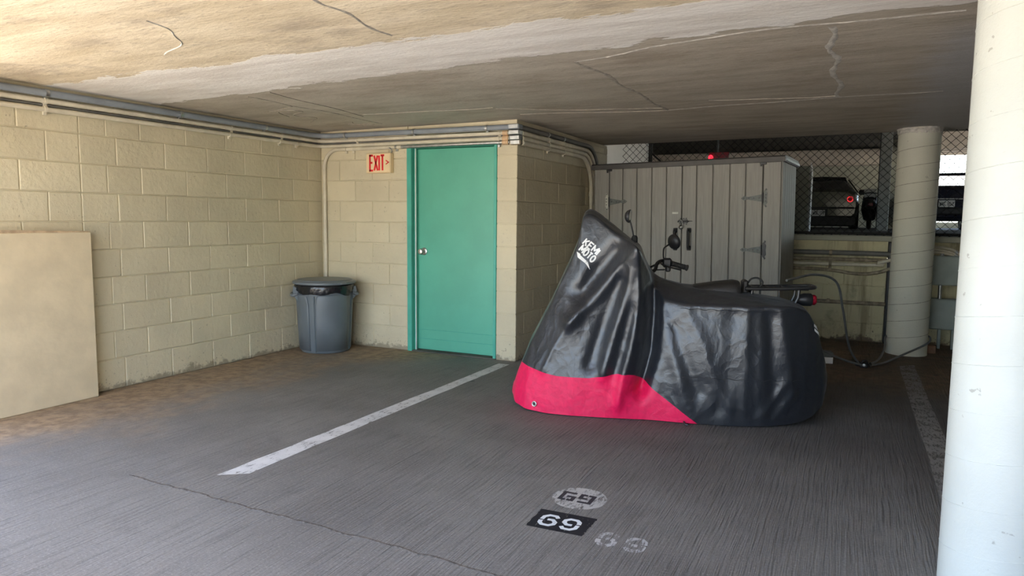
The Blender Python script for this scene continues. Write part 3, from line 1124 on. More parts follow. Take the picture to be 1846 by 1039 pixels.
for k in range(4):
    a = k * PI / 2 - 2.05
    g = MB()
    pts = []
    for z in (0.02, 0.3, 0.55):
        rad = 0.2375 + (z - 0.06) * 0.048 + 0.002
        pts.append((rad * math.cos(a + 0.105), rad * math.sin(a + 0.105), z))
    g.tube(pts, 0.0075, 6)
    g.build('shadow_groove', M['can_groove_shade'], tc, 40)  # dark bar puts the shade of the panel groove into colour
for a in (math.radians(185), math.radians(5)):
    g = MB()
    c_, s2 = math.cos(a), math.sin(a)

    def R3(p):
        return (p[0] * c_ - p[1] * s2, p[0] * s2 + p[1] * c_, p[2])
    P = [(0.262, -0.085, 0.560), (0.296, -0.080, 0.552), (0.306, -0.03, 0.550), (0.306, 0.03, 0.550), (0.296, 0.080, 0.552), (0.262, 0.085, 0.560)]
    g.tube([R3(p) for p in catmull(P, 5)], 0.016, 10)
    for yy in (-0.078, 0.078):
        vs_ = [(0.255, yy - 0.01, 0.50), (0.255, yy + 0.01, 0.50), (0.255, yy + 0.01, 0.62), (0.255, yy - 0.01, 0.62), (0.298, yy - 0.01, 0.55), (0.298, yy + 0.01, 0.55), (0.285, yy + 0.01, 0.63), (0.285, yy - 0.01, 0.63)]
        g.add([R3(p) for p in vs_], [(0, 1, 2, 3), (4, 7, 6, 5), (0, 4, 5, 1), (2, 6, 7, 3), (0, 3, 7, 4), (1, 5, 6, 2)])
    g.build('handle', M['can'], tc, 40)
g = MB()
n, rows = 96, 7
vs_, fs_ = [], []
ph = [random.uniform(0, 6.28) for _ in range(6)]
for j in range(rows):
    for i in range(n):
        a = 2 * PI * i / n
        wav = 0.5 + 0.5 * math.sin(3 * a + ph[0]) * math.sin(2 * a + ph[1])
        low = 0.555 + 0.045 * (1 - wav) - 0.012 * math.sin(7 * a + ph[2])
        z = 0.668 + (low - 0.668) * j / (rows - 1)
        rad = 0.258 + 0.020 * math.sin(PI * min(j / 2.2, 1) / 2) + 0.0055 * math.sin(29 * a + j * 0.9 + ph[3]) * (j / rows) + 0.004 * math.sin(47 * a + ph[4] + j)
        if j == rows - 1:
            rad -= 0.004
        vs_.append((rad * math.cos(a), rad * math.sin(a), z))
for j in range(rows - 1):
    for i in range(n):
        i2 = (i + 1) % n
        fs_.append((j * n + i, j * n + i2, (j + 1) * n + i2, (j + 1) * n + i))
g.add(vs_, fs_)
o = g.build('liner_bag', M['bag'], tc, 80)
g = MB()
g.lathe([(0.29, 0.655), (0.297, 0.660), (0.297, 0.676), (0.285, 0.684), (0.262, 0.686), (0.255, 0.694), (0.18, 0.700), (0.001, 0.702)], 64)
g.lathe([(0.001, 0.66), (0.29, 0.655)], 64)
lid = g.build('lid', M['can'], tc, 40)
for k in range(4):
    a = k * PI / 2 + 0.6
    g = MB()
    c0 = Vector((0.297 * math.cos(a), 0.297 * math.sin(a), 0.668))
    d = Vector((-math.sin(a), math.cos(a), 0))
    rr = Vector((math.cos(a), math.sin(a), 0))
    g.tube([c0 - d * 0.030, c0 - d * 0.02 + rr * 0.012, c0 + d * 0.02 + rr * 0.012, c0 + d * 0.030], 0.008, 8)
    g.build('lid_tab', M['can'], lid, 40)

# ------------------------------------------------------------------ painted markings on the floor
def quad_mark(name, label, pts, mat, parent=None, z=0.0008):
    m = MB()
    n = 24
    (ax, ay), (bx_, by_), (cx, cy), (dx_, dy_) = pts
    L, R = [], []
    for i in range(n + 1):
        t = i / n
        L.append((ax + (dx_ - ax) * t + random.uniform(-0.004, 0.004), ay + (dy_ - ay) * t, z))
        R.append((bx_ + (cx - bx_) * t + random.uniform(-0.004, 0.004), by_ + (cy - by_) * t, z))
    m.add(L + R, [(i, n + 1 + i, n + 2 + i, i + 1) for i in range(n)])
    o = m.build(name, mat, parent)
    if label:
        tag(o, label, 'floor marking')
    return o


quad_mark('parking_line', 'white painted parking line leading to the pier beside the door', [(-2.815, 2.47), (-2.690, 2.56), (-2.690, 5.58), (-2.790, 5.58)], M['mark_line'])
quad_mark('parking_line', 'worn grey parking line leading to the far round column', [(0.44, 1.6), (0.565, 1.6), (0.565, 7.30), (0.44, 7.20)], M['mark_line_old'])


def six_nine(cx, cy, w, h, th, mat, parent, gap, z, stencil):
    for k, rot in ((0, 0), (1, PI)):
        m = MB()
        ox = cx + (-1 if k == 0 else 1) * (w + gap) / 2
        if stencil == 'round':
            pls = [[(.40, .30), (.22, .47), (-.18, .47), (-.42, .28), (-.44, -.02)], [(-.44, -.10), (-.40, -.32), (-.20, -.47), (.20, -.47), (.42, -.30), (.42, -.10), (.20, .07), (-.12, .05)]]
        else:
            pls = [[(.42, .42), (-.42, .42), (-.42, -.42), (-.02, -.42)], [(.06, -.42), (.42, -.42), (.42, -.02), (-.10, -.02)]]
        pls = [[(x * w, y * h) for x, y in pl] for pl in pls]
        for pl in pls:
            P = [Vector(p) for p in pl]
            L, R = [], []
            for i, p in enumerate(P):
                d0 = (P[i] - P[i - 1]).normalized() if i else (P[1] - P[0]).normalized()
                d1 = (P[i + 1] - P[i]).normalized() if i < len(P) - 1 else d0
                n0, n1 = Vector((-d0.y, d0.x)), Vector((-d1.y, d1.x))
                mt = (n0 + n1).normalized()
                k_ = min(1.0 / max(mt.dot(n0), 0.3), 1.6) * th / 2
                L.append(p + mt * k_)
                R.append(p - mt * k_)
            cr, sr_ = math.cos(rot), math.sin(rot)
            m.add([(ox + p.x * cr - p.y * sr_, cy + p.x * sr_ + p.y * cr, z) for p in L + R], [(i, i + 1, len(P) + i + 1, len(P) + i) for i in range(len(P) - 1)])
        m.build('digit', mat, parent)


e = empty('stall_number', (-1.085, 3.02, 0), label='worn white disc stencilled with dark number 69 on the floor', cat='floor marking')
m = MB()
N = 64
ring = [(0.128 * math.cos(2 * PI * i / N) * (1 + random.uniform(-0.02, 0.02)), 0.128 * math.sin(2 * PI * i / N) * (1 + random.uniform(-0.02, 0.02)), 0.0008) for i in range(N)]
m.add([(0, 0, 0.0008)] + ring, [(0, 1 + i, 1 + (i + 1) % N) for i in range(N)])
m.build('disc', M['mark_oval'], e)
six_nine(-0.012, 0.0, 0.068, 0.10, 0.020, M['mark_dark'], e, 0.018, 0.0014, 'square')
e = empty('stall_number', (-1.065, 2.74, 0), label='white number 69 on a black painted rectangle on the floor', cat='floor marking')
quad_mark('backing_patch', None, [(-0.125, -0.098), (0.125, -0.090), (0.130, 0.098), (-0.130, 0.090)], M['mark_black'], e)
six_nine(-0.005, -0.008, 0.076, 0.105, 0.019, M['mark_white'], e, 0.022, 0.0016, 'round')
e = empty('stall_number', (-0.778, 2.672, 0), label='faint worn white number 69 nearest the camera on floor', cat='floor marking')
six_nine(0.0, 0.0, 0.078, 0.115, 0.022, M['mark_faint'], e, 0.038, 0.0009, 'round')

# ------------------------------------------------------------------ storage shed
SHED_O = Vector((-0.600, 7.20, 0.034))
sh = empty('storage_shed', SHED_O, label='grey plank-fronted plastic storage shed with double doors behind the motorcycle', cat='shed')
sh.rotation_euler = (0, math.radians(-1.05), math.radians(-4.0))
bx = [-1.866, -1.703, -1.557, -1.407, -1.25, -1.098, -.94, -.794, -.637, -.474, -.325, -.167, 0]
bx = [b * (1 + 0.0105 * abs(b)) for b in bx]
SW = -bx[0]
SD = 0.82
SH = 1.830
g = MB()
g.box(bx[0] + 0.01, -0.01, 0.03, SD - 0.01, 0.02, SH - 0.01)
g.build('inner_carcass', M['shed_roof'], sh)
g = MB()
g.box(bx[0], 0, 0.0, SD, -0.035, 0.045, 0.006)
g.build('base', M['shed_roof'], sh)
doors = {}
for nm, a, b in (('door', 1, 6), ('door', 6, 11)):
    g = MB()
    g.box(bx[a] + 0.004, bx[b] - 0.003, 0.004, 0.026, 0.05, SH - 0.012)
    doors[a] = g.build('door', M['shed'], sh)
for i in range(12):
    par = doors[1] if 1 <= i < 6 else doors[6] if 6 <= i < 11 else sh
    w = bx[i + 1] - bx[i]
    g = MB()
    gp = 0.0045
    g.box(0, w - 2 * gp, -0.016, 0.012, 0, SH - 0.062, 0.005)
    o = g.build('plank', M['shed'], par)
    o.location = (bx[i] + gp, 0, 0.05)
# ribbed right side
for k in range(6):
    g = MB()
    y0 = 0.0 + SD / 6 * k
    g.box(-0.008, 0.010, 0, SD / 6 - 0.008, 0, SH - 0.055, 0.003)
    o = g.build('side_plank', M['shed'], sh)
    o.location = (0.0, y0 + 0.004, 0.05)
    o2 = link('side_plank', o.data, sh)
    o2.location = (bx[0], y0 + 0.004, 0.05)
g = MB()
ov = 0.035
poly = [(-ov, SH - 0.012), (-ov, SH + 0.032), (-0.02, SH + 0.046), (SD * 0.5, SH + 0.050), (SD + 0.01, SH + 0.046), (SD + ov, SH + 0.030), (SD + ov, SH - 0.012)]
g.prism(poly, lambda y, z: (bx[0] - 0.03, y, z), lambda y, z: (0.03, y, z))
g.build('lid', M['shed_roof'], sh)
g = MB()
g.box(0.030, 0.042, -ov + 0.01, SD + ov - 0.01, SH - 0.006, SH + 0.020, 0.002)
g.build('lid_edge_trim', M['conduit_grey'], sh)


def strap_hinge(xj, z, side, mat_leaf, mat_plate):
    """plate on the fixed stile at xj, tapering strap reaching onto the door; side=+1 strap points to +x"""
    h = MB()
    y0, y1 = -0.0175, -0.0215
    # strap
    L = 0.20
    sp = [(0.008, -0.035), (0.008, 0.035), (0.13, 0.014), (0.150, 0.014), (0.163, 0.024), (0.180, 0.016), (L, 0.0), (0.180, -0.016), (0.163, -0.024), (0.150, -0.014), (0.13, -0.014)]
    h.prism([(p[0] * side, p[1]) for p in sp], lambda a, b: (xj + a, y0, z + b), lambda a, b: (xj + a, y1, z + b))
    so = h.build('hinge_strap', mat_leaf, doors[1] if side > 0 else doors[6])
    for a in (0.03, 0.08, 0.125, 0.172):
        q = MB()
        q.lathe([(0.0001, -0.0235), (0.0055, -0.0230), (0.0055, -0.021)], 10, (xj + a * side, 0, z), axis='y')
        q.build('screw', M['black_metal'], so)
    h = MB()
    pp = [(-0.012, -0.066), (-0.010, -0.05), (-0.012, 0.05), (-0.012, 0.066), (-0.024, 0.080), (-0.030, 0.094), (-0.042, 0.080), (-0.032, 0.066), (-0.044, 0.045), (-0.040, 0.0), (-0.044, -0.045), (-0.032, -0.066), (-0.042, -0.080), (-0.030, -0.094), (-0.024, -0.080)]
    h.prism([(p[0] * side, p[1]) for p in pp], lambda a, b: (xj + a, y0, z + b), lambda a, b: (xj + a, y1, z + b))
    po = h.build('hinge_plate', mat_plate, sh)
    for b in (-0.078, -0.03, 0.0, 0.03, 0.078):
        q = MB()
        q.lathe([(0.0001, -0.0235), (0.0055, -0.0230), (0.0055, -0.021)], 10, (xj - 0.030 * side, 0, z + b), axis='y')
        q.build('screw', M['black_metal'], po)
    q = MB()
    q.tube([(xj, -0.022, z - 0.05), (xj, -0.022, z + 0.05)], 0.0075, 10)
    q.build('hinge_barrel', M['black_metal'], po, 40)


strap_hinge(bx[1], 1.475, 1, M['hinge'], M['hinge_pale'])
strap_hinge(bx[11], 1.480, -1, M['hinge'], M['hinge'])
strap_hinge(bx[1], 0.985, 1, M['hinge'], M['hinge_pale'])
strap_hinge(bx[11], 0.982, -1, M['hinge'], M['black_metal'])
for xj in (bx[1], bx[11]):
    g = MB()
    g.box(xj - 0.030, xj + 0.030, -0.028, -0.010, SH - 0.034, SH - 0.012, 0.003)
    g.box(xj - 0.028, xj - 0.012, -0.028, -0.014, SH - 0.050, SH - 0.030, 0.002)
    g.build('top_latch', M['black_metal'], sh)
for xj, par in ((bx[6] - 0.062, doors[1]), (bx[6] + 0.078, doors[6])):
    g = MB()
    z0, z1 = 0.972, 1.192
    P = [(xj, -0.014, z0 + 0.016), (xj, -0.050, z0 + 0.022), (xj, -0.056, z0 + 0.05), (xj, -0.056, z1 - 0.05), (xj, -0.050, z1 - 0.022), (xj, -0.014, z1 - 0.016)]
    g.tube(catmull(P, 4), 0.0145, 8)
    g.box(xj - 0.022, xj + 0.022, -0.026, -0.014, z0 - 0.004, z0 + 0.044, 0.006)
    g.box(xj - 0.022, xj + 0.022, -0.026, -0.014, z1 - 0.044, z1 + 0.004, 0.006)
    g.build('pull_handle', M['black'], par, 40)
g = MB()
zl = 1.262
xc = bx[6]
g.box(xc - 0.028, xc + 0.060, -0.026, -0.014, zl - 0.020, zl + 0.020, 0.003)
g.tube([(xc - 0.035, -0.032, zl), (xc + 0.075, -0.032, zl)], 0.008, 10)
g.build('slide_bolt', M['black_metal'], doors[6], 40)
g = MB()
g.tube([(xc + 0.070, -0.030, zl + 0.002), (xc + 0.110, -0.024, zl + 0.002)], 0.003, 8)
g.build('bolt_pin', M['steel'], doors[6], 40)
for a, b in ((-0.010, 0.030), (0.022, 0.030), (0.048, 0.030), (0.048, -0.030)):
    g = MB()
    g.lathe([(0.0001, -0.021), (0.006, -0.020), (0.006, -0.015)], 10, (xc + a, 0, zl + b), axis='y')
    g.build('bolt_screw', M['black_metal'], doors[6])
g = MB()
g.tube(catmull([(xc - 0.016, -0.038, zl - 0.045), (xc - 0.016, -0.038, zl - 0.010), (xc, -0.038, zl + 0.010), (xc + 0.016, -0.038, zl - 0.010), (xc + 0.016, -0.038, zl - 0.045)], 6), 0.004, 8)
g.build('padlock_shackle', M['steel'], doors[6], 40)
g = MB()
g.lathe([(0.0001, -0.056), (0.010, -0.054), (0.018, -0.049), (0.022, -0.042), (0.022, -0.032), (0.018, -0.026), (0.0001, -0.024)], 24, (xc, 0, zl - 0.060), axis='y')
g.build('padlock_body', M['steel'], doors[6], 60)
g = MB()
g.box(xc - 0.098, xc - 0.036, -0.0185, -0.0155, 1.338, 1.358, 0.001)
g.build('maker_plate', M['hinge_pale'], doors[1])

# ------------------------------------------------------------------ motorcycle and its cover
MA = math.radians(15)
MO = Vector((-1.99, 4.55, 0))
# local frame of both: x = from nose to tail, -y = towards the camera, z up


def pchip(xq, x, y):
    return np.interp(xq, x, y)


def smooth1(a, n):
    k = np.ones(2 * n + 1) / (2 * n + 1)
    p = np.concatenate([np.full(n, a[0]), a, np.full(n, a[-1])])
    return np.convolve(p, k, 'valid')


def cover_rest(NS=190, J1=52, J2=18):
    st = np.array([
        # s,   hem_t, hem_z, sh_t, sh_z, ridge_z
        [-.150, .040, .070, .030, .105, .125],
        [-.120, .150, .030, .090, .195, .220],
        [-.020, .270, .016, .135, .430, .478],
        [.130, .335, .012, .150, .735, .778],
        [.250, .350, .012, .165, 1.00, 1.050],
        [.300, .355, .012, .165, 1.13, 1.180],
        [.335, .355, .012, .150, 1.31, 1.350],
        [.360, .355, .012, .145, 1.335, 1.374],
        [.420, .355, .012, .150, 1.315, 1.352],
        [.545, .355, .012, .225, 1.215, 1.255],
        [.665, .350, .012, .315, 1.150, 1.158],
        [.710, .348, .012, .315, 1.125, 1.125],
        [.760, .345, .012, .275, 1.00, 1.020],
        [.810, .345, .012, .235, .86, .930],
        [.880, .350, .012, .255, .785, .900],
        [1.00, .365, .012, .305, .765, .872],
        [1.30, .372, .012, .335, .765, .850],
        [1.50, .350, .014, .335, .770, .812],
        [1.66, .300, .022, .310, .770, .785],
        [1.76, .250, .035, .255, .735, .757],
        [1.83, .200, .060, .200, .620, .655],
        [1.905, .130, .120, .140, .400, .430],
        [1.935, .050, .210, .060, .300, .325]])
    # stations equally spaced along the ridge curve
    ss = np.linspace(st[0, 0], st[-1, 0], 1200)
    rz = np.interp(ss, st[:, 0], st[:, 5])
    d = np.hypot(np.diff(ss) * 1.6, np.diff(rz))
    al = np.concatenate([[0], np.cumsum(d)])
    s = np.interp(np.linspace(0, al[-1], NS), al, ss)
    cols = [smooth1(np.interp(s, st[:, 0], st[:, c]), 2) for c in range(1, 6)]
    ht, hz, tt, tz, rz = cols
    rows_t, rows_z = [], []
    for j in range(J1 + 1):
        v = j / J1
        b = 0.018 * math.sin(PI * v)
        rows_t.append(ht + (tt - ht) * v ** 1.15 + b)
        rows_z.append(hz + (tz - hz) * v)
    for j in range(1, J2 + 1):
        v = j / J2
        rows_t.append(tt * (1 - v))
        rows_z.append(tz + (rz - tz) * math.sin(v * PI / 2))
    T = np.array(rows_t)
    Zz = np.array(rows_z)
    T = np.concatenate([T, -T[-2::-1]])
    Zz = np.concatenate([Zz, Zz[-2::-1]])
    S = np.repeat(s[None], T.shape[0], 0)
    P = np.stack([S, -T, Zz], -1)       # local y = -t, so near side (t>0) is negative y
    return P, J1, J2


def crease(P, pts, width, amp, sharp=True):
    """raise (amp>0) or sink a fold along a polyline given in (s, z) on the near side of the cloth"""
    near = P[..., 1] < 0.02
    S, Zz = P[..., 0], P[..., 2]
    best = np.full(S.shape, 9.0)
    for (a, b) in zip(pts[:-1], pts[1:]):
        a, b = np.array(a), np.array(b)
        ab = b - a
        t = np.clip(((S - a[0]) * ab[0] + (Zz - a[1]) * ab[1]) / (ab @ ab), 0, 1)
        best = np.minimum(best, np.hypot(S - a[0] - t * ab[0], Zz - a[1] - t * ab[1]))
    pr = np.exp(-best / width) if sharp else np.exp(-(best / width) ** 2)
    D = np.zeros_like(P)
    D[..., 1] = -amp * pr * near
    return D


def cover_sim():
    P0, J1, J2 = cover_rest()
    R_, N_, _ = P0.shape
    T = P0.copy()
    D = np.zeros_like(T)
    # large folds: the tent hangs from the bar end and from the screen
    D += crease(T, [(.70, 1.15), (.55, .95), (.42, .79), (.27, .62)], .032, .055)
    D += crease(T, [(.27, .62), (.17, .45), (.10, .30)], .05, .022)
    D += crease(T, [(.56, 1.08), (.44, .93), (.34, .80)], .055, -.040, False)
    D += crease(T, [(.705, 1.13), (.64, .85), (.56, .55), (.50, .30)], .032, .045)
    D += crease(T, [(.60, .90), (.50, .62), (.42, .35)], .045, -.028, False)
    D += crease(T, [(.715, 1.10), (.72, .80), (.68, .50), (.63, .30), (.60, .10)], .028, .045)
    D += crease(T, [(.68, .72), (.62, .45), (.58, .30)], .03, -.020, False)
    D += crease(T, [(.80, .95), (.815, .70), (.80, .45), (.74, .20)], .045, -.085, False)
    D += crease(T, [(.87, .72), (.93, .45), (1.00, .20), (1.06, .03)], .04, .030)
    D += crease(T, [(.95, .62), (1.02, .40), (1.10, .22)], .04, -.018, False)
    D += crease(T, [(1.02, .74), (1.12, .52), (1.20, .30), (1.30, .12)], .035, .016)
    D += crease(T, [(1.385, .75), (1.385, .02)], .025, .014)
    D += crease(T, [(1.30, .70), (1.28, .40), (1.24, .10)], .05, -.012, False)
    D += crease(T, [(1.58, .74), (1.64, .45), (1.68, .20)], .03, .022)
    D += crease(T, [(1.52, .70), (1.54, .40), (1.57, .10)], .04, -.022, False)
    D += crease(T, [(1.50, .08), (1.58, .20), (1.64, .30)], .02, .022)
    D += crease(T, [(1.56, .05), (1.64, .15), (1.70, .24)], .02, .020)
    D += crease(T, [(1.02, .765), (1.35, .762), (1.66, .770)], .02, .016)
    hemfade = np.clip(T[..., 2:3] / 0.12, 0.35, 1)
    T = T + D * hemfade * np.where(T[..., :1] > 0.86, 0.55, 1.15)
    P = T.copy()

    def dl(a, b):
        return np.linalg.norm(T[a] - T[b], axis=-1)
    sl = [
        ((slice(0, -1), slice(None)), (slice(1, None), slice(None)), 1.012, 1.0),
        ((slice(None), slice(0, -1)), (slice(None), slice(1, None)), 1.032, 1.0),
        ((slice(0, -1), slice(0, -1)), (slice(1, None), slice(1, None)), 1.022, 0.6),
        ((slice(0, -1), slice(1, None)), (slice(1, None), slice(0, -1)), 1.022, 0.6),
        ((slice(0, -4), slice(None)), (slice(4, None), slice(None)), 1.012, 0.30),
        ((slice(None), slice(0, -4)), (slice(None), slice(4, None)), 1.032, 0.30),
    ]
    cons = [(a, b, dl(a, b) * k, w) for a, b, k, w in sl]
    rn = RNG.standard_normal((R_, N_))
    for _ in range(45):
        rn = (rn + np.roll(rn, 1, 0) + np.roll(rn, -1, 0) + np.roll(rn, 1, 1) + np.roll(rn, -1, 1)) / 5
    rn /= rn.std()
    P[..., 1] += rn * 0.007 * np.where(P0[..., 1] < 0, -1, 1)
    P[..., 0] += np.roll(rn, 31, 1) * 0.003
    wgt = np.ones((R_, N_, 1))
    wgt[0] = wgt[-1] = 0.15
    wgt[:, 0] = wgt[:, -1] = 0.1
    Q = P
    for it in range(420):
        acc = np.zeros_like(Q)
        cnt = np.zeros(Q.shape[:2] + (1,))
        for a, b, L, w in cons:
            dv = Q[b] - Q[a]
            ln = np.linalg.norm(dv, axis=-1)
            c_ = ((ln - L) / np.maximum(ln, 1e-9) * 0.5 * w)[..., None] * dv
            acc[a] += c_
            acc[b] -= c_
            cnt[a] += w
            cnt[b] += w
        Q = Q + acc / np.maximum(cnt, 1e-6) * 1.6 * wgt
        Q[..., 2] -= 0.00004
        Q += (T - Q) * 0.010          # the garment keeps its cut
        Q[..., 2] = np.maximum(Q[..., 2], 0.006)
    P = Q
    for _ in range(2):
        A = P.copy()
        A[1:-1, 1:-1] = (P[1:-1, 1:-1] * 2 + P[:-2, 1:-1] + P[2:, 1:-1] + P[1:-1, :-2] + P[1:-1, 2:]) / 6
        P = A
    return P0, P


C0, C1 = cover_sim()


def seam_phi(S, Zr):
    """>0 above the pink hem panel (black cloth), <0 in the pink panel; cut pattern of the cover"""
    top = np.interp(S, [-.2, -.07, .19, .406, .60, .66, .70, 1.12, 3], [.315, .305, .262, .262, .305, .306, .300, 0.0, -1.3])
    return Zr - top


def split_cover():
    phi = seam_phi(C0[..., 0], C0[..., 2]).reshape(-1)
    V = C1.reshape(-1, 3)
    R_, N_ = C1.shape[:2]
    blk, pnk = MB(), MB()
    maps = ({}, {})

    def vid(side, key, co):
        mb, mp = (blk, pnk)[side], maps[side]
        if key not in mp:
            mp[key] = len(mb.v)
            mb.v.append(tuple(co))
        return mp[key]

    def cutpt(a, b):
        if a > b:
            a, b = b, a
        t = phi[a] / (phi[a] - phi[b])
        return ('e', a, b), V[a] + (V[b] - V[a]) * t
    for i in range(R_ - 1):
        for j in range(N_ - 1):
            q = [i * N_ + j, i * N_ + j + 1, (i + 1) * N_ + j + 1, (i + 1) * N_ + j]
            sg = [phi[k] >= 0 for k in q]
            if all(sg) or not any(sg):
                sd = 0 if sg[0] else 1
                (blk, pnk)[sd].f.append(tuple(vid(sd, k, V[k]) for k in q))
                continue
            for sd in (0, 1):
                poly = []
                for n_ in range(4):
                    a, b = q[n_], q[(n_ + 1) % 4]
                    ia, ib = (phi[a] >= 0) == (sd == 0), (phi[b] >= 0) == (sd == 0)
                    if ia:
                        poly.append(vid(sd, a, V[a]))
                    if ia != ib:
                        k, co = cutpt(a, b)
                        poly.append(vid(sd, k, co))
                if len(poly) >= 3:
                    (blk, pnk)[sd].f.append(tuple(poly))
    return blk, pnk


cov = empty('motorcycle_cover', MO, MA, label='black nylon motorcycle cover with pink hem panel and white lettering', cat='motorcycle cover')
blk, pnk = split_cover()
bvh = BVHTree.FromPolygons([tuple(p) for p in C1.reshape(-1, 3)],
                           [(i * C1.shape[1] + j, i * C1.shape[1] + j + 1, (i + 1) * C1.shape[1] + j + 1, (i + 1) * C1.shape[1] + j)
                            for i in range(C1.shape[0] - 1) for j in range(C1.shape[1] - 1)])
blk.build('black_panel', M['cover_black'], cov, 70)
pnk.build('pink_hem_panel', M['cover_pink'], cov, 70)


def on_cover(s_, z_, off=0.003):
    h = bvh.ray_cast(Vector((s_, -2.0, z_)), Vector((0, 1, 0)))
    if h[0] is None:
        return None
    nrm = h[1]
    if nrm.y > 0:
        nrm = -nrm
    return h[0] + nrm * off


def decal(polys, mat, name, off=0.003):
    """polys: quads in (s, z); each is diced and laid on the cloth"""
    m = MB()
    for q in polys:
        a, b, c, d = [Vector(p) for p in q]
        n1 = max(1, int(max((b - a).length, (c - d).length) / 0.008))
        n2 = max(1, int(max((d - a).length, (c - b).length) / 0.008))
        grid, ok = [], True
        for i in range(n1 + 1):
            for j in range(n2 + 1):
                u, v = i / n1, j / n2
                p = a.lerp(b, u).lerp(d.lerp(c, u), v)
                w = on_cover(p.x, p.y, off)
                if w is None:
                    ok = False
                grid.append(w)
        if not ok:
            continue
        m.add(grid, [(i * (n2 + 1) + j, i * (n2 + 1) + j + 1, (i + 1) * (n2 + 1) + j + 1, (i + 1) * (n2 + 1) + j) for i in range(n1) for j in range(n2)])
    return m.build(name, mat, cov)


def px2sz(x, y):     # layout grid of the printed logo on the cloth (metres along s and z)
    return Vector((0.374 + (x - 1060) * 0.00385, 1.166 - (y - 430) * 0.00365))


# two lines of slanted capitals and a bolt below, baseline falling to the right
for txt, (bx0, by0), (bx1, by1), hh in (('KEMI', (1050.6, 439.2), (1074.5, 459.0), 11.6), ('MOTO', (1044.6, 451.2), (1067.8, 472.6), 11.6)):
    ux = Vector((bx1 - bx0, by1 - by0))
    L = ux.length
    ux = ux / L
    up = Vector((0.62, -0.79))
    tot = sum(max(p[0] for pl in GL[c] for p in pl) for c in txt) + 0.24 * (len(txt) - 1)
    k = L / tot
    u = 0
    for c in txt:
        qs = []
        gw = max(p[0] for pl in GL[c] for p in pl)
        for pl in GL[c]:
            for q in strokes([((u + p[0]) * k, p[1] * hh) for p in pl], 2.7):
                qs.append([px2sz(*(Vector((bx0, by0)) + ux * p.x + up * p.y)) for p in q])
        decal(qs, M['white_paint'], 'printed_letter')
        u += gw + 0.24
bolt = [[(1041, 454), (1047.5, 457.5), (1049, 464), (1043, 464)], [(1043, 464), (1049, 461), (1059, 470.5), (1056, 474)], [(1056, 474), (1060, 471), (1062, 477), (1058.5, 477)], [(1058.5, 477), (1061.5, 475), (1064.5, 485), (1064, 485.5)]]
decal([[px2sz(*p) for p in q] for q in bolt], M['white_paint'], 'printed_bolt')
# reflective stripes at the tail, grommet at the nose, strap under the hem
decal([[(1.800, .640), (1.800, .655), (1.838, .618), (1.838, .603)], [(1.805, .612), (1.805, .627), (1.845, .588), (1.845, .573)]], M['white_paint'], 'reflective_stripe', 0.004)
gp_ = on_cover(0.045, 0.055, 0.002)
if gp_ is not None:
    hn = bvh.ray_cast(Vector((0.045, -2, 0.055)), Vector((0, 1, 0)))[1]
    if hn.y > 0:
        hn = -hn
    rotm = hn.to_track_quat('Z', 'Y').to_matrix()
    g = MB()
    ringp = [gp_ + rotm @ Vector((0.0155 * math.cos(2 * PI * i / 24), 0.0155 * math.sin(2 * PI * i / 24), 0.002)) for i in range(25)]
    g.tube(ringp, 0.0045, 8, caps=False)
    gr = g.build('grommet', M['chrome'], cov, 60)
    g = MB()
    g.add([gp_ + hn * 0.001] + [gp_ + hn * 0.001 + rotm @ Vector((0.013 * math.cos(2 * PI * i / 24), 0.013 * math.sin(2 * PI * i / 24), 0)) for i in range(24)], [(0, 1 + i, 1 + (i + 1) % 24) for i in range(24)])
    g.build('grommet_hole', M['black'], gr)
g = MB()
g.tube(catmull([(1.02, -0.37, 0.016), (1.025, -0.385, 0.010), (1.03, -0.40, 0.007), (1.045, -0.405, 0.006)], 5), 0.006, 8)
g.build('hem_strap', M['black'], cov, 40)
# seam lines stitched on the rear body
for zz, s0_, s1_ in ((0.305, 1.00, 1.74), (0.735, 0.98, 1.70)):
    pts = [on_cover(s0_ + (s1_ - s0_) * i / 60, zz + 0.004 * math.sin(i * 0.9), 0.0015) for i in range(61)]
    pts = [p for p in pts if p is not None]
    g = MB()
    g.tube(pts, 0.0018, 5)
    g.build('stitched_seam', M['cover_black'], cov, 60)

# the motorcycle itself: what shows, and the wheels that carry it
mo = empty('motorcycle', MO, MA, label='black motorcycle mostly hidden under the cover, one mirror, grip and rear rack showing', cat='motorcycle')
for s_ in (0.30, 1.45):
    g = MB()
    R_t, r_t = 0.225, 0.050
    prof = [(R_t + r_t * math.cos(a), r_t * math.sin(a)) for a in [2 * PI * k / 14 for k in range(15)]]
    g.lathe(prof, 40, (s_, 0, 0.275), axis='y')
    wo_ = g.build('wheel', M['rubber'], mo, 50)
    g = MB()
    g.lathe([(0.03, -0.05), (0.03, 0.05)], 16, (s_, 0, 0.275), axis='y')
    for k in range(6):
        a = k * PI / 3
        g.tube([(s_ + 0.03 * math.cos(a), 0, 0.275 + 0.03 * math.sin(a)), (s_ + 0.18 * math.cos(a), 0, 0.275 + 0.18 * math.sin(a))], 0.012, 6)
    g.build('spokes', M['steel'], wo_, 40)
g = MB()
g.tube([(0.30, 0, 0.28), (0.42, 0, 0.70), (0.52, 0, 1.02)], 0.035, 10)
g.tube([(0.45, 0, 0.80), (0.80, 0, 0.62), (1.45, 0, 0.28)], 0.045, 10)
g.tube([(0.60, 0, 0.40), (1.1, 0, 0.36)], 0.14, 12)
g.build('frame_and_engine', M['black_metal'], mo, 40)
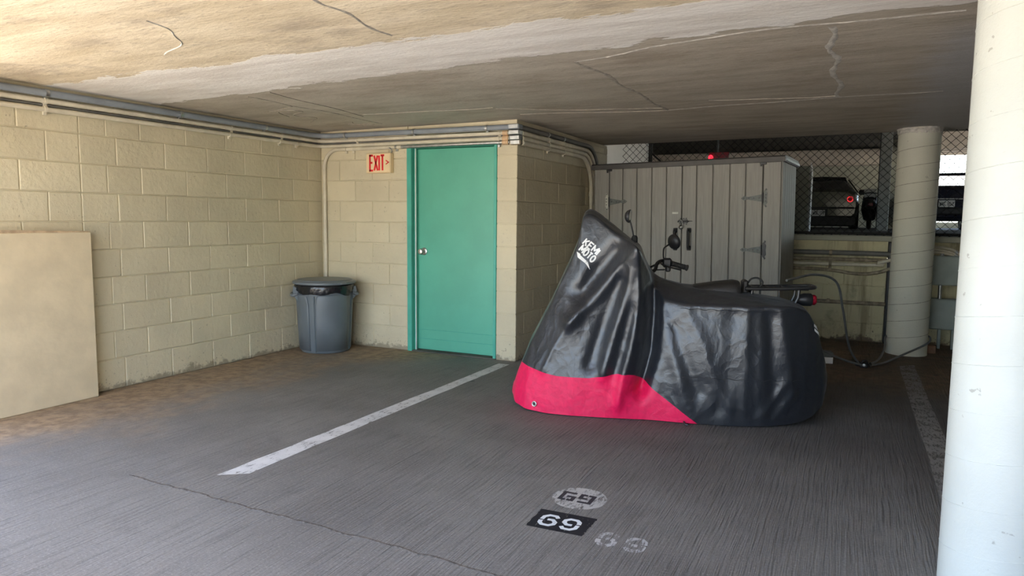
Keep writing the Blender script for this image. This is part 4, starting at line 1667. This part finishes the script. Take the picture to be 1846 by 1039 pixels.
# seat hump that rises out of the cover
g = MB()
secs = [(0.98, 0.79, 0.845, 0.10), (1.10, 0.79, 0.868, 0.12), (1.22, 0.79, 0.888, 0.13), (1.33, 0.79, 0.902, 0.13), (1.365, 0.79, 0.895, 0.125), (1.372, 0.80, 0.86, 0.12)]
vs_, fs_ = [], []
npr = 14
for (s_, zb, zt, hw) in secs:
    for k in range(npr):
        a = PI * k / (npr - 1)
        vs_.append((s_, hw * math.copysign(abs(math.cos(a)) ** 0.5, math.cos(a)), zb + (zt - zb) * max(0.0, math.sin(a)) ** 0.6))
for i in range(len(secs) - 1):
    for k in range(npr - 1):
        fs_.append((i * npr + k, i * npr + k + 1, (i + 1) * npr + k + 1, (i + 1) * npr + k))
    fs_.append((i * npr + npr - 1, i * npr, (i + 1) * npr, (i + 1) * npr + npr - 1))
fs_ += [tuple(range(npr)), tuple((len(secs) - 1) * npr + k for k in range(npr))[::-1]]
g.add(vs_, fs_)
g.build('seat', M['leather'], mo, 45)
g = MB()
g.box(1.385, 1.425, -0.05, 0.05, 0.80, 0.905, 0.012)
g.build('passenger_backrest_mount', M['leather'], mo)
g = MB()
g.tube(catmull([(1.42, -0.02, 0.880), (1.445, -0.02, 0.912), (1.485, -0.02, 0.918), (1.515, -0.02, 0.895), (1.508, -0.02, 0.868), (1.485, -0.02, 0.855)], 6), 0.006, 8)
g.build('grab_strap', M['rubber'], mo, 40)
# rear rack
rk = []
g = MB()
for yy in (-0.085, 0.085):
    g.tube(catmull([(1.40, yy, 0.852), (1.60, yy, 0.856), (1.78, yy, 0.866), (1.825, yy * 0.8, 0.868), (1.84, yy * 0.4, 0.868)], 5), 0.0125, 10)
g.tube([(1.84, -0.036, 0.868), (1.84, 0.036, 0.868)], 0.0125, 10)
for s_ in (1.45, 1.55, 1.65, 1.75):
    g.tube([(s_, -0.085, 0.857), (s_, 0.085, 0.857)], 0.008, 8)
rack = g.build('rear_rack', M['black_metal'], mo, 40)
g = MB()
g.box(1.43, 1.80, -0.060, 0.060, 0.846, 0.858, 0.004)
g.build('rack_plate', M['black'], rack)
g = MB()
for yy in (-0.06, 0.06):
    g.tube([(1.74, yy, 0.86), (1.735, yy, 0.80), (1.70, yy, 0.72)], 0.010, 8)
    g.tube([(1.45, yy, 0.855), (1.44, yy, 0.76)], 0.010, 8)
g.build('rack_stay', M['black_metal'], mo, 40)
g = MB()
g.lathe([(0.0001, 1.72), (0.026, 1.735), (0.042, 1.78), (0.042, 1.825), (0.036, 1.833)], 24, (0, 0, 0.782), axis='x')
g.build('tail_light_housing', M['black'], mo, 40)
g = MB()
g.lathe([(0.034, 1.833), (0.034, 1.850), (0.027, 1.858), (0.0001, 1.860)], 24, (0, 0, 0.782), axis='x')
g.build('tail_light_lens', M['red_lens'], mo, 40)
# visible right-hand bar, grip, levers and round mirror
BT = 0.30   # far side of the bike
g = MB()
g.tube(catmull([(0.62, 0.06, 1.0), (0.74, 0.14, 0.93), (0.815, 0.22, 0.935), (0.835, BT - 0.04, 0.985), (0.875, BT, 1.002), (0.925, BT, 0.985)], 7), 0.0125, 12)
bar = g.build('handlebar', M['black_metal'], mo, 40)
g = MB()
a, b = Vector((0.935, BT, 0.984)), Vector((1.055, BT, 0.952))
d = (b - a).normalized()
pts, rr = [], []
for i in range(25):
    t = i / 24
    pts.append(a.lerp(b, t))
    rr.append(0.0185 + (0.002 if i % 3 == 0 else 0))
rr[-1] = 0.012
rr[-2] = 0.023
rr[-3] = 0.023
rr[0] = 0.024
g.tube(pts, rr, 14)
g.build('grip', M['rubber'], bar, 30)
g = MB()
g.box(0.872, 0.938, BT - 0.032, BT + 0.028, 0.955, 1.022, 0.012)
g.box(0.895, 0.930, BT - 0.045, BT - 0.02, 0.925, 0.965, 0.008)
g.build('switch_housing', M['black'], bar)
g = MB()
g.tube(catmull([(0.865, BT - 0.03, 1.0), (0.86, BT - 0.06, 0.985), (0.91, BT - 0.085, 0.965), (1.0, BT - 0.09, 0.945)], 6), 0.006, 8)
g.build('brake_lever', M['black_metal'], bar, 40)
g = MB()
g.tube(catmull([(0.80, 0.20, 0.93), (0.79, 0.25, 0.955), (0.85, BT - 0.03, 0.985)], 6), 0.008, 8)
g.tube(catmull([(0.79, 0.17, 0.915), (0.80, 0.24, 0.935), (0.89, BT - 0.03, 0.94)], 6), 0.005, 8)
g.build('control_cable', M['rubber'], bar, 40)


def mirror(stem, cen, nrm, r, squash=1.0):
    m = MB()
    m.tube(catmull(stem, 6), 0.0055, 8)
    st_ = m.build('mirror_stem', M['black_metal'], bar, 40)
    m = MB()
    q = Vector(nrm).normalized().to_track_quat('Z', 'Y').to_matrix()
    prof = [(0.0001, -0.030), (r * 0.45, -0.027), (r * 0.8, -0.016), (r * 0.98, -0.003), (r, 0.004), (r * 0.93, 0.008)]
    m.lathe(prof, 30)
    m.v = [tuple(Vector(cen) + q @ Vector((v[0], v[1] * squash, v[2]))) for v in m.v]
    hs = m.build('mirror_housing', M['black'], st_, 45)
    m = MB()
    m.lathe([(0.0001, 0.0065), (r * 0.93, 0.0065)], 30)
    m.v = [tuple(Vector(cen) + q @ Vector((v[0], v[1] * squash, v[2]))) for v in m.v]
    m.build('mirror_glass', M['chrome'], hs)


mirror([(0.880, BT, 1.018), (0.877, BT, 1.050), (0.880, BT, 1.090), (0.905, BT + 0.01, 1.112), (0.925, BT + 0.02, 1.122)], (0.950, BT + 0.02, 1.138), (0.62, 0.70, 0.18), 0.056)
mirror([(0.672, -0.10, 1.13), (0.668, -0.10, 1.19), (0.655, -0.10, 1.245), (0.640, -0.10, 1.292)], (0.637, -0.10, 1.318), (0.97, -0.16, -0.10), 0.050, 0.9)
g = MB()
g.lathe([(0.0001, 0.024), (0.015, 0.020), (0.021, 0.006), (0.021, -0.025)], 16, (0.676, -0.10, 1.168))
g.build('mirror_boot', M['rubber'], bar, 40)

# ------------------------------------------------------------------ lock cable, carton
lc = empty('lock_cable', (0.13, 6.95, 0), label='grey lock cable running from motorcycle tail round the far column foot', cat='cable')
lo_ = Vector((0.13, 6.95, 0))
runs = [
    [(-0.42, 5.55, 0.86), (-0.25, 6.0, 0.88), (-0.10, 6.35, 0.80), (-0.04, 6.55, 0.55), (0.02, 6.75, 0.22), (0.10, 6.93, 0.05), (0.14, 6.95, 0.03)],
    [(-0.35, 6.5, 0.28), (-0.15, 6.65, 0.16), (0.0, 6.80, 0.08), (0.13, 6.92, 0.03)],
    [(0.17, 6.95, 0.025), (0.27, 7.20, 0.04), (0.33, 7.55, 0.10), (0.345, 7.85, 0.16), (0.42, 8.10, 0.18), (0.55, 8.13, 0.18), (0.70, 8.03, 0.18), (0.732, 7.90, 0.17), (0.69, 7.765, 0.13), (0.50, 7.55, 0.055), (0.32, 7.2, 0.018), (0.19, 6.97, 0.022)],
]
for rn_ in runs:
    g = MB()
    g.tube([p - lo_ for p in catmull(rn_, 10)], 0.0095, 9)
    g.build('cable_run', M['cable'], lc, 50)
g = MB()
for k, (x, y, z) in enumerate(((0.10, 6.93, 0.035), (0.14, 6.945, 0.028), (0.17, 6.955, 0.028), (0.155, 6.93, 0.05), (0.20, 6.965, 0.028))):
    m = g
    a = k * 1.1
    rp = [Vector((x, y, z)) - lo_ + Vector((0.022 * math.cos(t) * math.cos(a), 0.022 * math.cos(t) * math.sin(a), 0.018 * math.sin(t) + 0.004)) for t in [2 * PI * i / 16 for i in range(17)]]
    m.tube(rp, 0.006, 7)
g.box(-0.02, 0.055, -0.03, 0.015, 0.001, 0.050, 0.012)
g.build('padlock', M['black_metal'], lc, 40)
g = MB()
g.lathe([(0.0001, -0.034), (0.012, -0.033), (0.012, -0.028)], 14, (0.02, 0, 0.03), axis='y')
g.build('key_face', M['steel'], lc)

ct = empty('carton', (-0.19, 6.98, 0), rz=0.2, label='small grey and white box on the floor behind motorcycle tail', cat='box')
g = MB()
g.box(-0.06, 0.09, 0.0, 0.12, 0.0, 0.105, 0.003)
g.build('body', M['hinge'], ct)
g = MB()
g.box(0.005, 0.088, -0.003, 0.001, 0.004, 0.060, 0.001)
g.build('label_sticker', M['white_paint'], ct)

# ------------------------------------------------------------------ electrical cabinets beside the far column
for zz0, zz1, y0, txt, legs in ((0.655, 0.955, 8.36, 'upper green grey metal cabinet on the rack beside the far column', False), (0.205, 0.515, 8.34, 'lower green grey metal cabinet standing on legs beside the far column', True)):
    e = empty('electrical_cabinet', (0.705, y0, 0), label=txt, cat='cabinet')
    g = MB()
    g.box(0, 0.29, 0, 0.16, zz0, zz1, 0.006)
    g.build('cabinet_body', M['cab'], e)
    g = MB()
    g.box(0.008, 0.282, -0.008, 0.001, zz0 + 0.008, zz1 - 0.008, 0.003)
    g.build('cabinet_door', M['cab'], e)
    if legs:
        for xx in (0.135, 0.255):
            g = MB()
            g.box(xx, xx + 0.028, 0.05, 0.10, 0, zz0, 0.002)
            g.build('leg', M['cab'], e)
    for xx in (0.02, 0.11):
        g = MB()
        g.tube([(xx + 0.02, 0.06, zz1), (xx + 0.02, 0.06, zz1 + (0.14 if legs else 0.02))], 0.018, 12)
        g.build('nipple', M['steel'], e, 40)
for k, (txt, z) in enumerate((('upper of three bent cream conduits above the cabinets', 1.04), ('middle of three bent cream conduits above the cabinets', 1.01), ('lower of three bent cream conduits above the cabinets', 0.985))):
    pts = [(0.45, 8.44, z - 0.01), (0.75, 8.44, z), (0.90, 8.44, z - 0.015), (1.00, 8.44, z - 0.07), (1.03 + 0.02 * k, 8.44, z - 0.16), (1.035 + 0.02 * k, 8.44, 0.0)]
    e = empty('conduit', pts[0], label=txt, cat='conduit')
    m = MB()
    m.tube([p - Vector(pts[0]) for p in catmull(pts, 7)], 0.014, 10)
    m.build('pipe', M['conduit_cream'], e, 40)
    m = MB()
    pp = Vector((0.96, 8.44, z - 0.045)) - Vector(pts[0])
    m.tube([pp - Vector((0.012, 0, -0.008)), pp + Vector((0.012, 0, -0.012))], 0.018, 10)
    m.build('strap', M['steel'], e, 40)
o = MB().box(0.70, 0.80, 8.05, 8.12, 0.0, 0.075, 0.004).build('wood_offcut', M['wood'])
tag(o, 'short brown wood offcut on the floor beside the far column', 'wood')

# ------------------------------------------------------------------ chain-link fence
fe = empty('chain_link_fence', (-2.62, 8.62, 1.145), label='black chain link fence on the low wall behind shed and far column', cat='fence')
CW, CH = 0.086, 0.084
FH = 1.35
FL = 5.6
m = MB()
nz_ = int(FH / (CH / 2))
zig = [((CW / 2 if k % 2 else 0.0) - 0.0, (0.0025 if k % 2 else -0.0025), k * CH / 2) for k in range(nz_ + 1)]
m.tube(zig, 0.0036, 4)
zme = m.mesh('wire', M['fence'])
zig2 = MB()
for k in range(int(FL / CW) * 2):
    o = link('wire', zme, fe)
    if k % 2:
        o.scale = (-1, 1, 1)
        o.location = (k // 2 * CW + CW, 0, 0)
    else:
        o.location = (k // 2 * CW, 0, 0)
for px_ in (0.34, 3.22, 5.4):
    m = MB()
    m.tube([(px_, 0.03, -0.02), (px_, 0.03, FH + 0.1)], 0.024, 12)
    m.build('post', M['fence'], fe, 40)
m = MB()
m.tube([(0, 0.03, 0.02), (FL, 0.03, 0.02)], 0.014, 10)
m.build('bottom_rail', M['fence'], fe, 40)
m = MB()
m.tube([(0, 0.03, FH), (FL, 0.03, FH)], 0.018, 10)
m.build('top_rail', M['fence'], fe, 40)
m = MB()
m.tube([(0.32, 0.04, 0.98), (0.85, 0.04, 0.52)], 0.010, 8)
m.build('brace', M['fence'], fe, 40)

# ------------------------------------------------------------------ parked cars on the upper deck
def loft(secs, name, mat, parent, smooth=35):
    n = len(secs[0][1])
    m = MB()
    vs_ = []
    for (y, pl) in secs:
        half = [(x, y, z) for x, z in pl]
        vs_ += half + [(-x, y, z) for (x, y, z) in half[::-1]]
    k = 2 * n
    fs_ = []
    for i in range(len(secs) - 1):
        for j in range(k):
            j2 = (j + 1) % k
            fs_.append((i * k + j, i * k + j2, (i + 1) * k + j2, (i + 1) * k + j))
    fs_ += [tuple(range(k))[::-1], tuple((len(secs) - 1) * k + j for j in range(k))]
    m.add(vs_, fs_)
    o = m.build(name, mat, parent, smooth)
    return o


def body_sec(hw, zb, zbelt, ztop, hwt):
    """half section bottom to top centre side: sill, bulge, belt, top edge"""
    return [(hw * 0.86, zb), (hw * 0.97, zb + 0.10), (hw, zb + 0.28), (hw * 0.985, zbelt - 0.06), (hw * 0.95, zbelt), (hwt, ztop - 0.05), (hwt * 0.90, ztop), (hwt * 0.45, ztop + 0.015)]


def plate(txt, parent, y, z, x=0.0):
    m = MB().box(x - 0.155, x + 0.155, y - 0.006, y, z - 0.075, z + 0.075, 0.003)
    pl = m.build('number_plate', M['carton'], parent)
    tm, w = text_mesh(txt, 0.030, 0.075, 0.010, 0.012, lambda a, b, k: (a, 0, b))
    tm, w2 = text_mesh(txt, 0.030, 0.075, 0.010, 0.012, lambda a, b, k: (x - w / 2 + a, y - 0.0065 - 0.0012 * k, z - 0.038 + b))
    tm.build('plate_lettering', M['black'], pl)


def wheel(parent, x, y, r=0.32):
    m = MB()
    m.lathe([(r * 0.62, -0.10), (r * 0.95, -0.11), (r, -0.08), (r, 0.08), (r * 0.95, 0.11), (r * 0.62, 0.10)], 32, (x, y, r), axis='x')
    w = m.build('tyre', M['rubber'], parent, 40)
    m = MB()
    m.lathe([(0.001, 0.06), (r * 0.3, 0.07), (r * 0.62, 0.09)], 24, (x, y, r), axis='x')
    m.lathe([(0.001, -0.06), (r * 0.3, -0.07), (r * 0.62, -0.09)], 24, (x, y, r), axis='x')
    m.build('rim', M['steel'], w, 40)


DZ = 1.09
car = empty('parked_car', (-0.80, 19.3, DZ), label='olive grey coupe with round red tail lamp seen through fence', cat='car')
hw = 0.895
loft([(0.02, body_sec(hw * 0.93, 0.30, 0.86, 0.90, 0.72)), (0.10, body_sec(hw * 0.98, 0.24, 0.90, 0.97, 0.74)), (0.55, body_sec(hw, 0.20, 0.90, 0.99, 0.73)),
      (0.95, body_sec(hw, 0.20, 0.90, 1.17, 0.66)), (1.45, body_sec(hw, 0.20, 0.90, 1.33, 0.58)), (2.1, body_sec(hw, 0.20, 0.90, 1.345, 0.58)),
      (2.9, body_sec(hw, 0.20, 0.90, 0.98, 0.72)), (4.0, body_sec(hw, 0.20, 0.82, 0.86, 0.72)), (4.5, body_sec(hw * 0.9, 0.28, 0.62, 0.66, 0.60))], 'body', M['car_olive'], car)
m = MB()
m.add([(-0.66, 0.60, 1.005), (0.66, 0.60, 1.005), (0.555, 1.42, 1.345), (-0.555, 1.42, 1.345), (0, 0.58, 1.02), (0, 1.40, 1.365)], [(0, 4, 5, 3), (4, 1, 2, 5)])
o = m.build('rear_window', M['glass'], car)
sm_ = o.modifiers.new('thick', 'SOLIDIFY')
sm_.thickness = 0.02
for sx in (-1, 1):
    m = MB()
    m.add([(sx * 0.872, 1.0, 0.93), (sx * 0.872, 2.75, 0.93), (sx * 0.625, 2.15, 1.29), (sx * 0.630, 1.40, 1.28)], [(0, 1, 2, 3)])
    o = m.build('side_window', M['glass'], car)
    sm_ = o.modifiers.new('thick', 'SOLIDIFY')
    sm_.thickness = 0.03
    sm_.offset = 0
    m = MB()
    m.lathe([(0.001, -0.005), (0.050, -0.012), (0.062, -0.010)], 24, (sx * 0.70, 0.015, 0.735), axis='y')
    tl = m.build('tail_lamp', M['red_lens'], car, 40)
    m = MB()
    m.tube([(sx * 0.70 + 0.060 * math.cos(t), 0.0, 0.735 + 0.060 * math.sin(t)) for t in [2 * PI * i / 24 for i in range(25)]], 0.011, 7)
    m.build('lamp_ring', M['ring_glow'], tl, 60)
    m = MB()
    m.box(sx * 0.97 - 0.08, sx * 0.97 + 0.08, 2.45, 2.55, 0.92, 1.06, 0.03)
    m.build('wing_mirror', M['car_trim'], car)
m = MB().box(-0.80, 0.80, -0.03, 0.10, 0.50, 0.545, 0.01)
m.build('bumper_gap', M['car_trim'], car)
m = MB().box(-0.84, 0.84, -0.05, 0.60, 0.07, 0.33, 0.03)  # black bumper, made taller to include the shade under the car
m.build('bumper_and_shade', M['car_trim'], car)
m = MB().box(-0.21, 0.21, -0.022, 0.05, 0.335, 0.49, 0.01)
m.build('plate_recess', M['car_trim'], car)
plate('WGC 179', car, -0.024, 0.395)
for sx in (-1, 1):
    for yy in (0.85, 3.55):
        wheel(car, sx * 0.80, yy)

car2 = empty('parked_car', (1.83, 18.3, DZ), label='dark navy car with pale number plate between the two columns', cat='car')
hw = 0.86
loft([(0.02, body_sec(hw * 0.95, 0.32, 0.80, 0.90, 0.74)), (0.12, body_sec(hw, 0.24, 0.86, 0.96, 0.74)), (0.30, body_sec(hw, 0.22, 0.88, 1.00, 0.74)), (4.1, body_sec(hw * 0.95, 0.25, 0.80, 0.86, 0.7))], 'body', M['car_navy'], car2)
for sx in (-1, 1):
    m = MB()
    m.tube([(sx * 0.76, 0.28, 0.97), (sx * 0.66, 0.62, 1.27)], 0.045, 8)
    m.tube([(sx * 0.66, 2.3, 1.27), (sx * 0.74, 3.0, 0.93)], 0.04, 8)
    m.tube([(sx * 0.66, 0.62, 1.27), (sx * 0.66, 2.3, 1.27)], 0.04, 8)
    m.build('roof_pillar', M['car_navy'], car2, 40)
    m = MB()
    m.box(sx * 0.72 - 0.06, sx * 0.72 + 0.06, -0.01, 0.06, 0.60, 0.80, 0.015)
    m.build('tail_lamp', M['red_lens'], car2)
    m = MB()
    m.box(sx * 0.42 - 0.05, sx * 0.42 + 0.05, 0.45, 0.60, 0.96, 1.18, 0.03)
    m.build('headrest', M['car_trim'], car2)
m = MB().box(-0.68, 0.68, 0.58, 2.35, 1.245, 1.31, 0.03)
m.build('roof', M['car_navy'], car2)
m = MB().box(-0.78, 0.78, -0.035, 0.05, 0.36, 0.52, 0.03)
m.build('bumper', M['car_trim'], car2)
m = MB().box(-0.30, 0.30, -0.012, 0.03, 0.70, 0.725, 0.006)
m.build('chrome_strip', M['steel'], car2)
plate('WXC 852', car2, -0.008, 0.605)
for sx in (-1, 1):
    for yy in (0.75, 3.2):
        wheel(car2, sx * 0.74, yy)

sc2 = empty('parked_scooter', (0.36, 20.1, DZ), label='dark motor scooter with silver windscreen beside the olive coupe', cat='scooter')
for yy in (0.0, 1.15):
    m = MB()
    m.lathe([(0.20 + 0.055 * math.cos(a), 0.05 * math.sin(a)) for a in [2 * PI * k / 10 for k in range(11)]], 28, (0, yy, 0.255), axis='x')
    m.build('wheel', M['rubber'], sc2, 50)
loft([(-0.15, [(0.08, 0.50), (0.12, 0.58), (0.10, 0.68), (0.05, 0.72)]), (0.1, [(0.14, 0.35), (0.18, 0.52), (0.16, 0.70), (0.08, 0.76)]), (0.5, [(0.14, 0.25), (0.19, 0.45), (0.16, 0.72), (0.08, 0.77)]), (0.75, [(0.10, 0.22), (0.14, 0.28), (0.12, 0.34), (0.06, 0.36)]), (1.0, [(0.12, 0.30), (0.2, 0.50), (0.16, 0.85), (0.06, 0.92)]), (1.15, [(0.05, 0.40), (0.10, 0.55), (0.08, 0.80), (0.04, 0.85)])], 'scooter_body', M['car_trim'], sc2)
m = MB()
m.add([(-0.13, 0.98, 0.80), (0.13, 0.98, 0.80), (0.15, 0.90, 1.05), (-0.15, 0.90, 1.05)], [(0, 1, 2, 3)])
o = m.build('windscreen', M['carton'], sc2)
sm_ = o.modifiers.new('thick', 'SOLIDIFY')
sm_.thickness = 0.01
m = MB().box(-0.06, 0.06, -0.18, -0.14, 0.58, 0.66, 0.01)
m.build('tail_light', M['red_lens'], sc2)
m = MB()
m.tube([(-0.24, 0.80, 0.92), (0, 0.92, 0.95), (0.24, 0.80, 0.92)], 0.014, 8)
m.build('handlebar', M['black_metal'], sc2, 40)

# red lit sign lamp on the deck, white bar painted as the lit edge of the screen wall
o = MB().box(1.35, 9.0, 26.7, 26.9, 1.09, 1.27, 0.01).build('wall_deck_parapet', M['olive_wall'])
tag(o, kind='structure')
LAMPX, LAMPZ = -1.80, 2.185
rs = empty('sign_lamp', (LAMPX, 10.5, LAMPZ), label='small glowing red sign lamp above the shed beyond the fence', cat='lamp')
m = MB().box(-0.12, 0.16, 0.0, 0.06, -0.06, 0.07, 0.006)
m.build('lamp_housing', M['red_lens'], rs)
m = MB()
m.lathe([(0.0001, -0.02), (0.028, -0.015), (0.034, 0.0)], 20, (-0.09, 0, 0.0), axis='y')
m.build('lamp_lens', M['red_glow'], rs, 40)
m = MB()
m.tube([(0.0, 0.03, 0.07), (0.0, 0.03, 3.55 - LAMPZ)], 0.012, 8)
m.build('hanger_rod', M['black_metal'], rs, 40)
cg = MB()
cg.tube([(0, 0, 0), (0, 0, 1.02), (0, 0, 1.20), (-0.01, 0, 1.32)], [0.035, 0.035, 0.028, 0.008], 12)
o = cg.build('lit_edge_bar', M['white_wall'], None, 40)
o.location = (-0.78, 14.92, DZ)
tag(o, 'thin white upright bar painted as the lit wall edge left of the olive coupe', 'post')
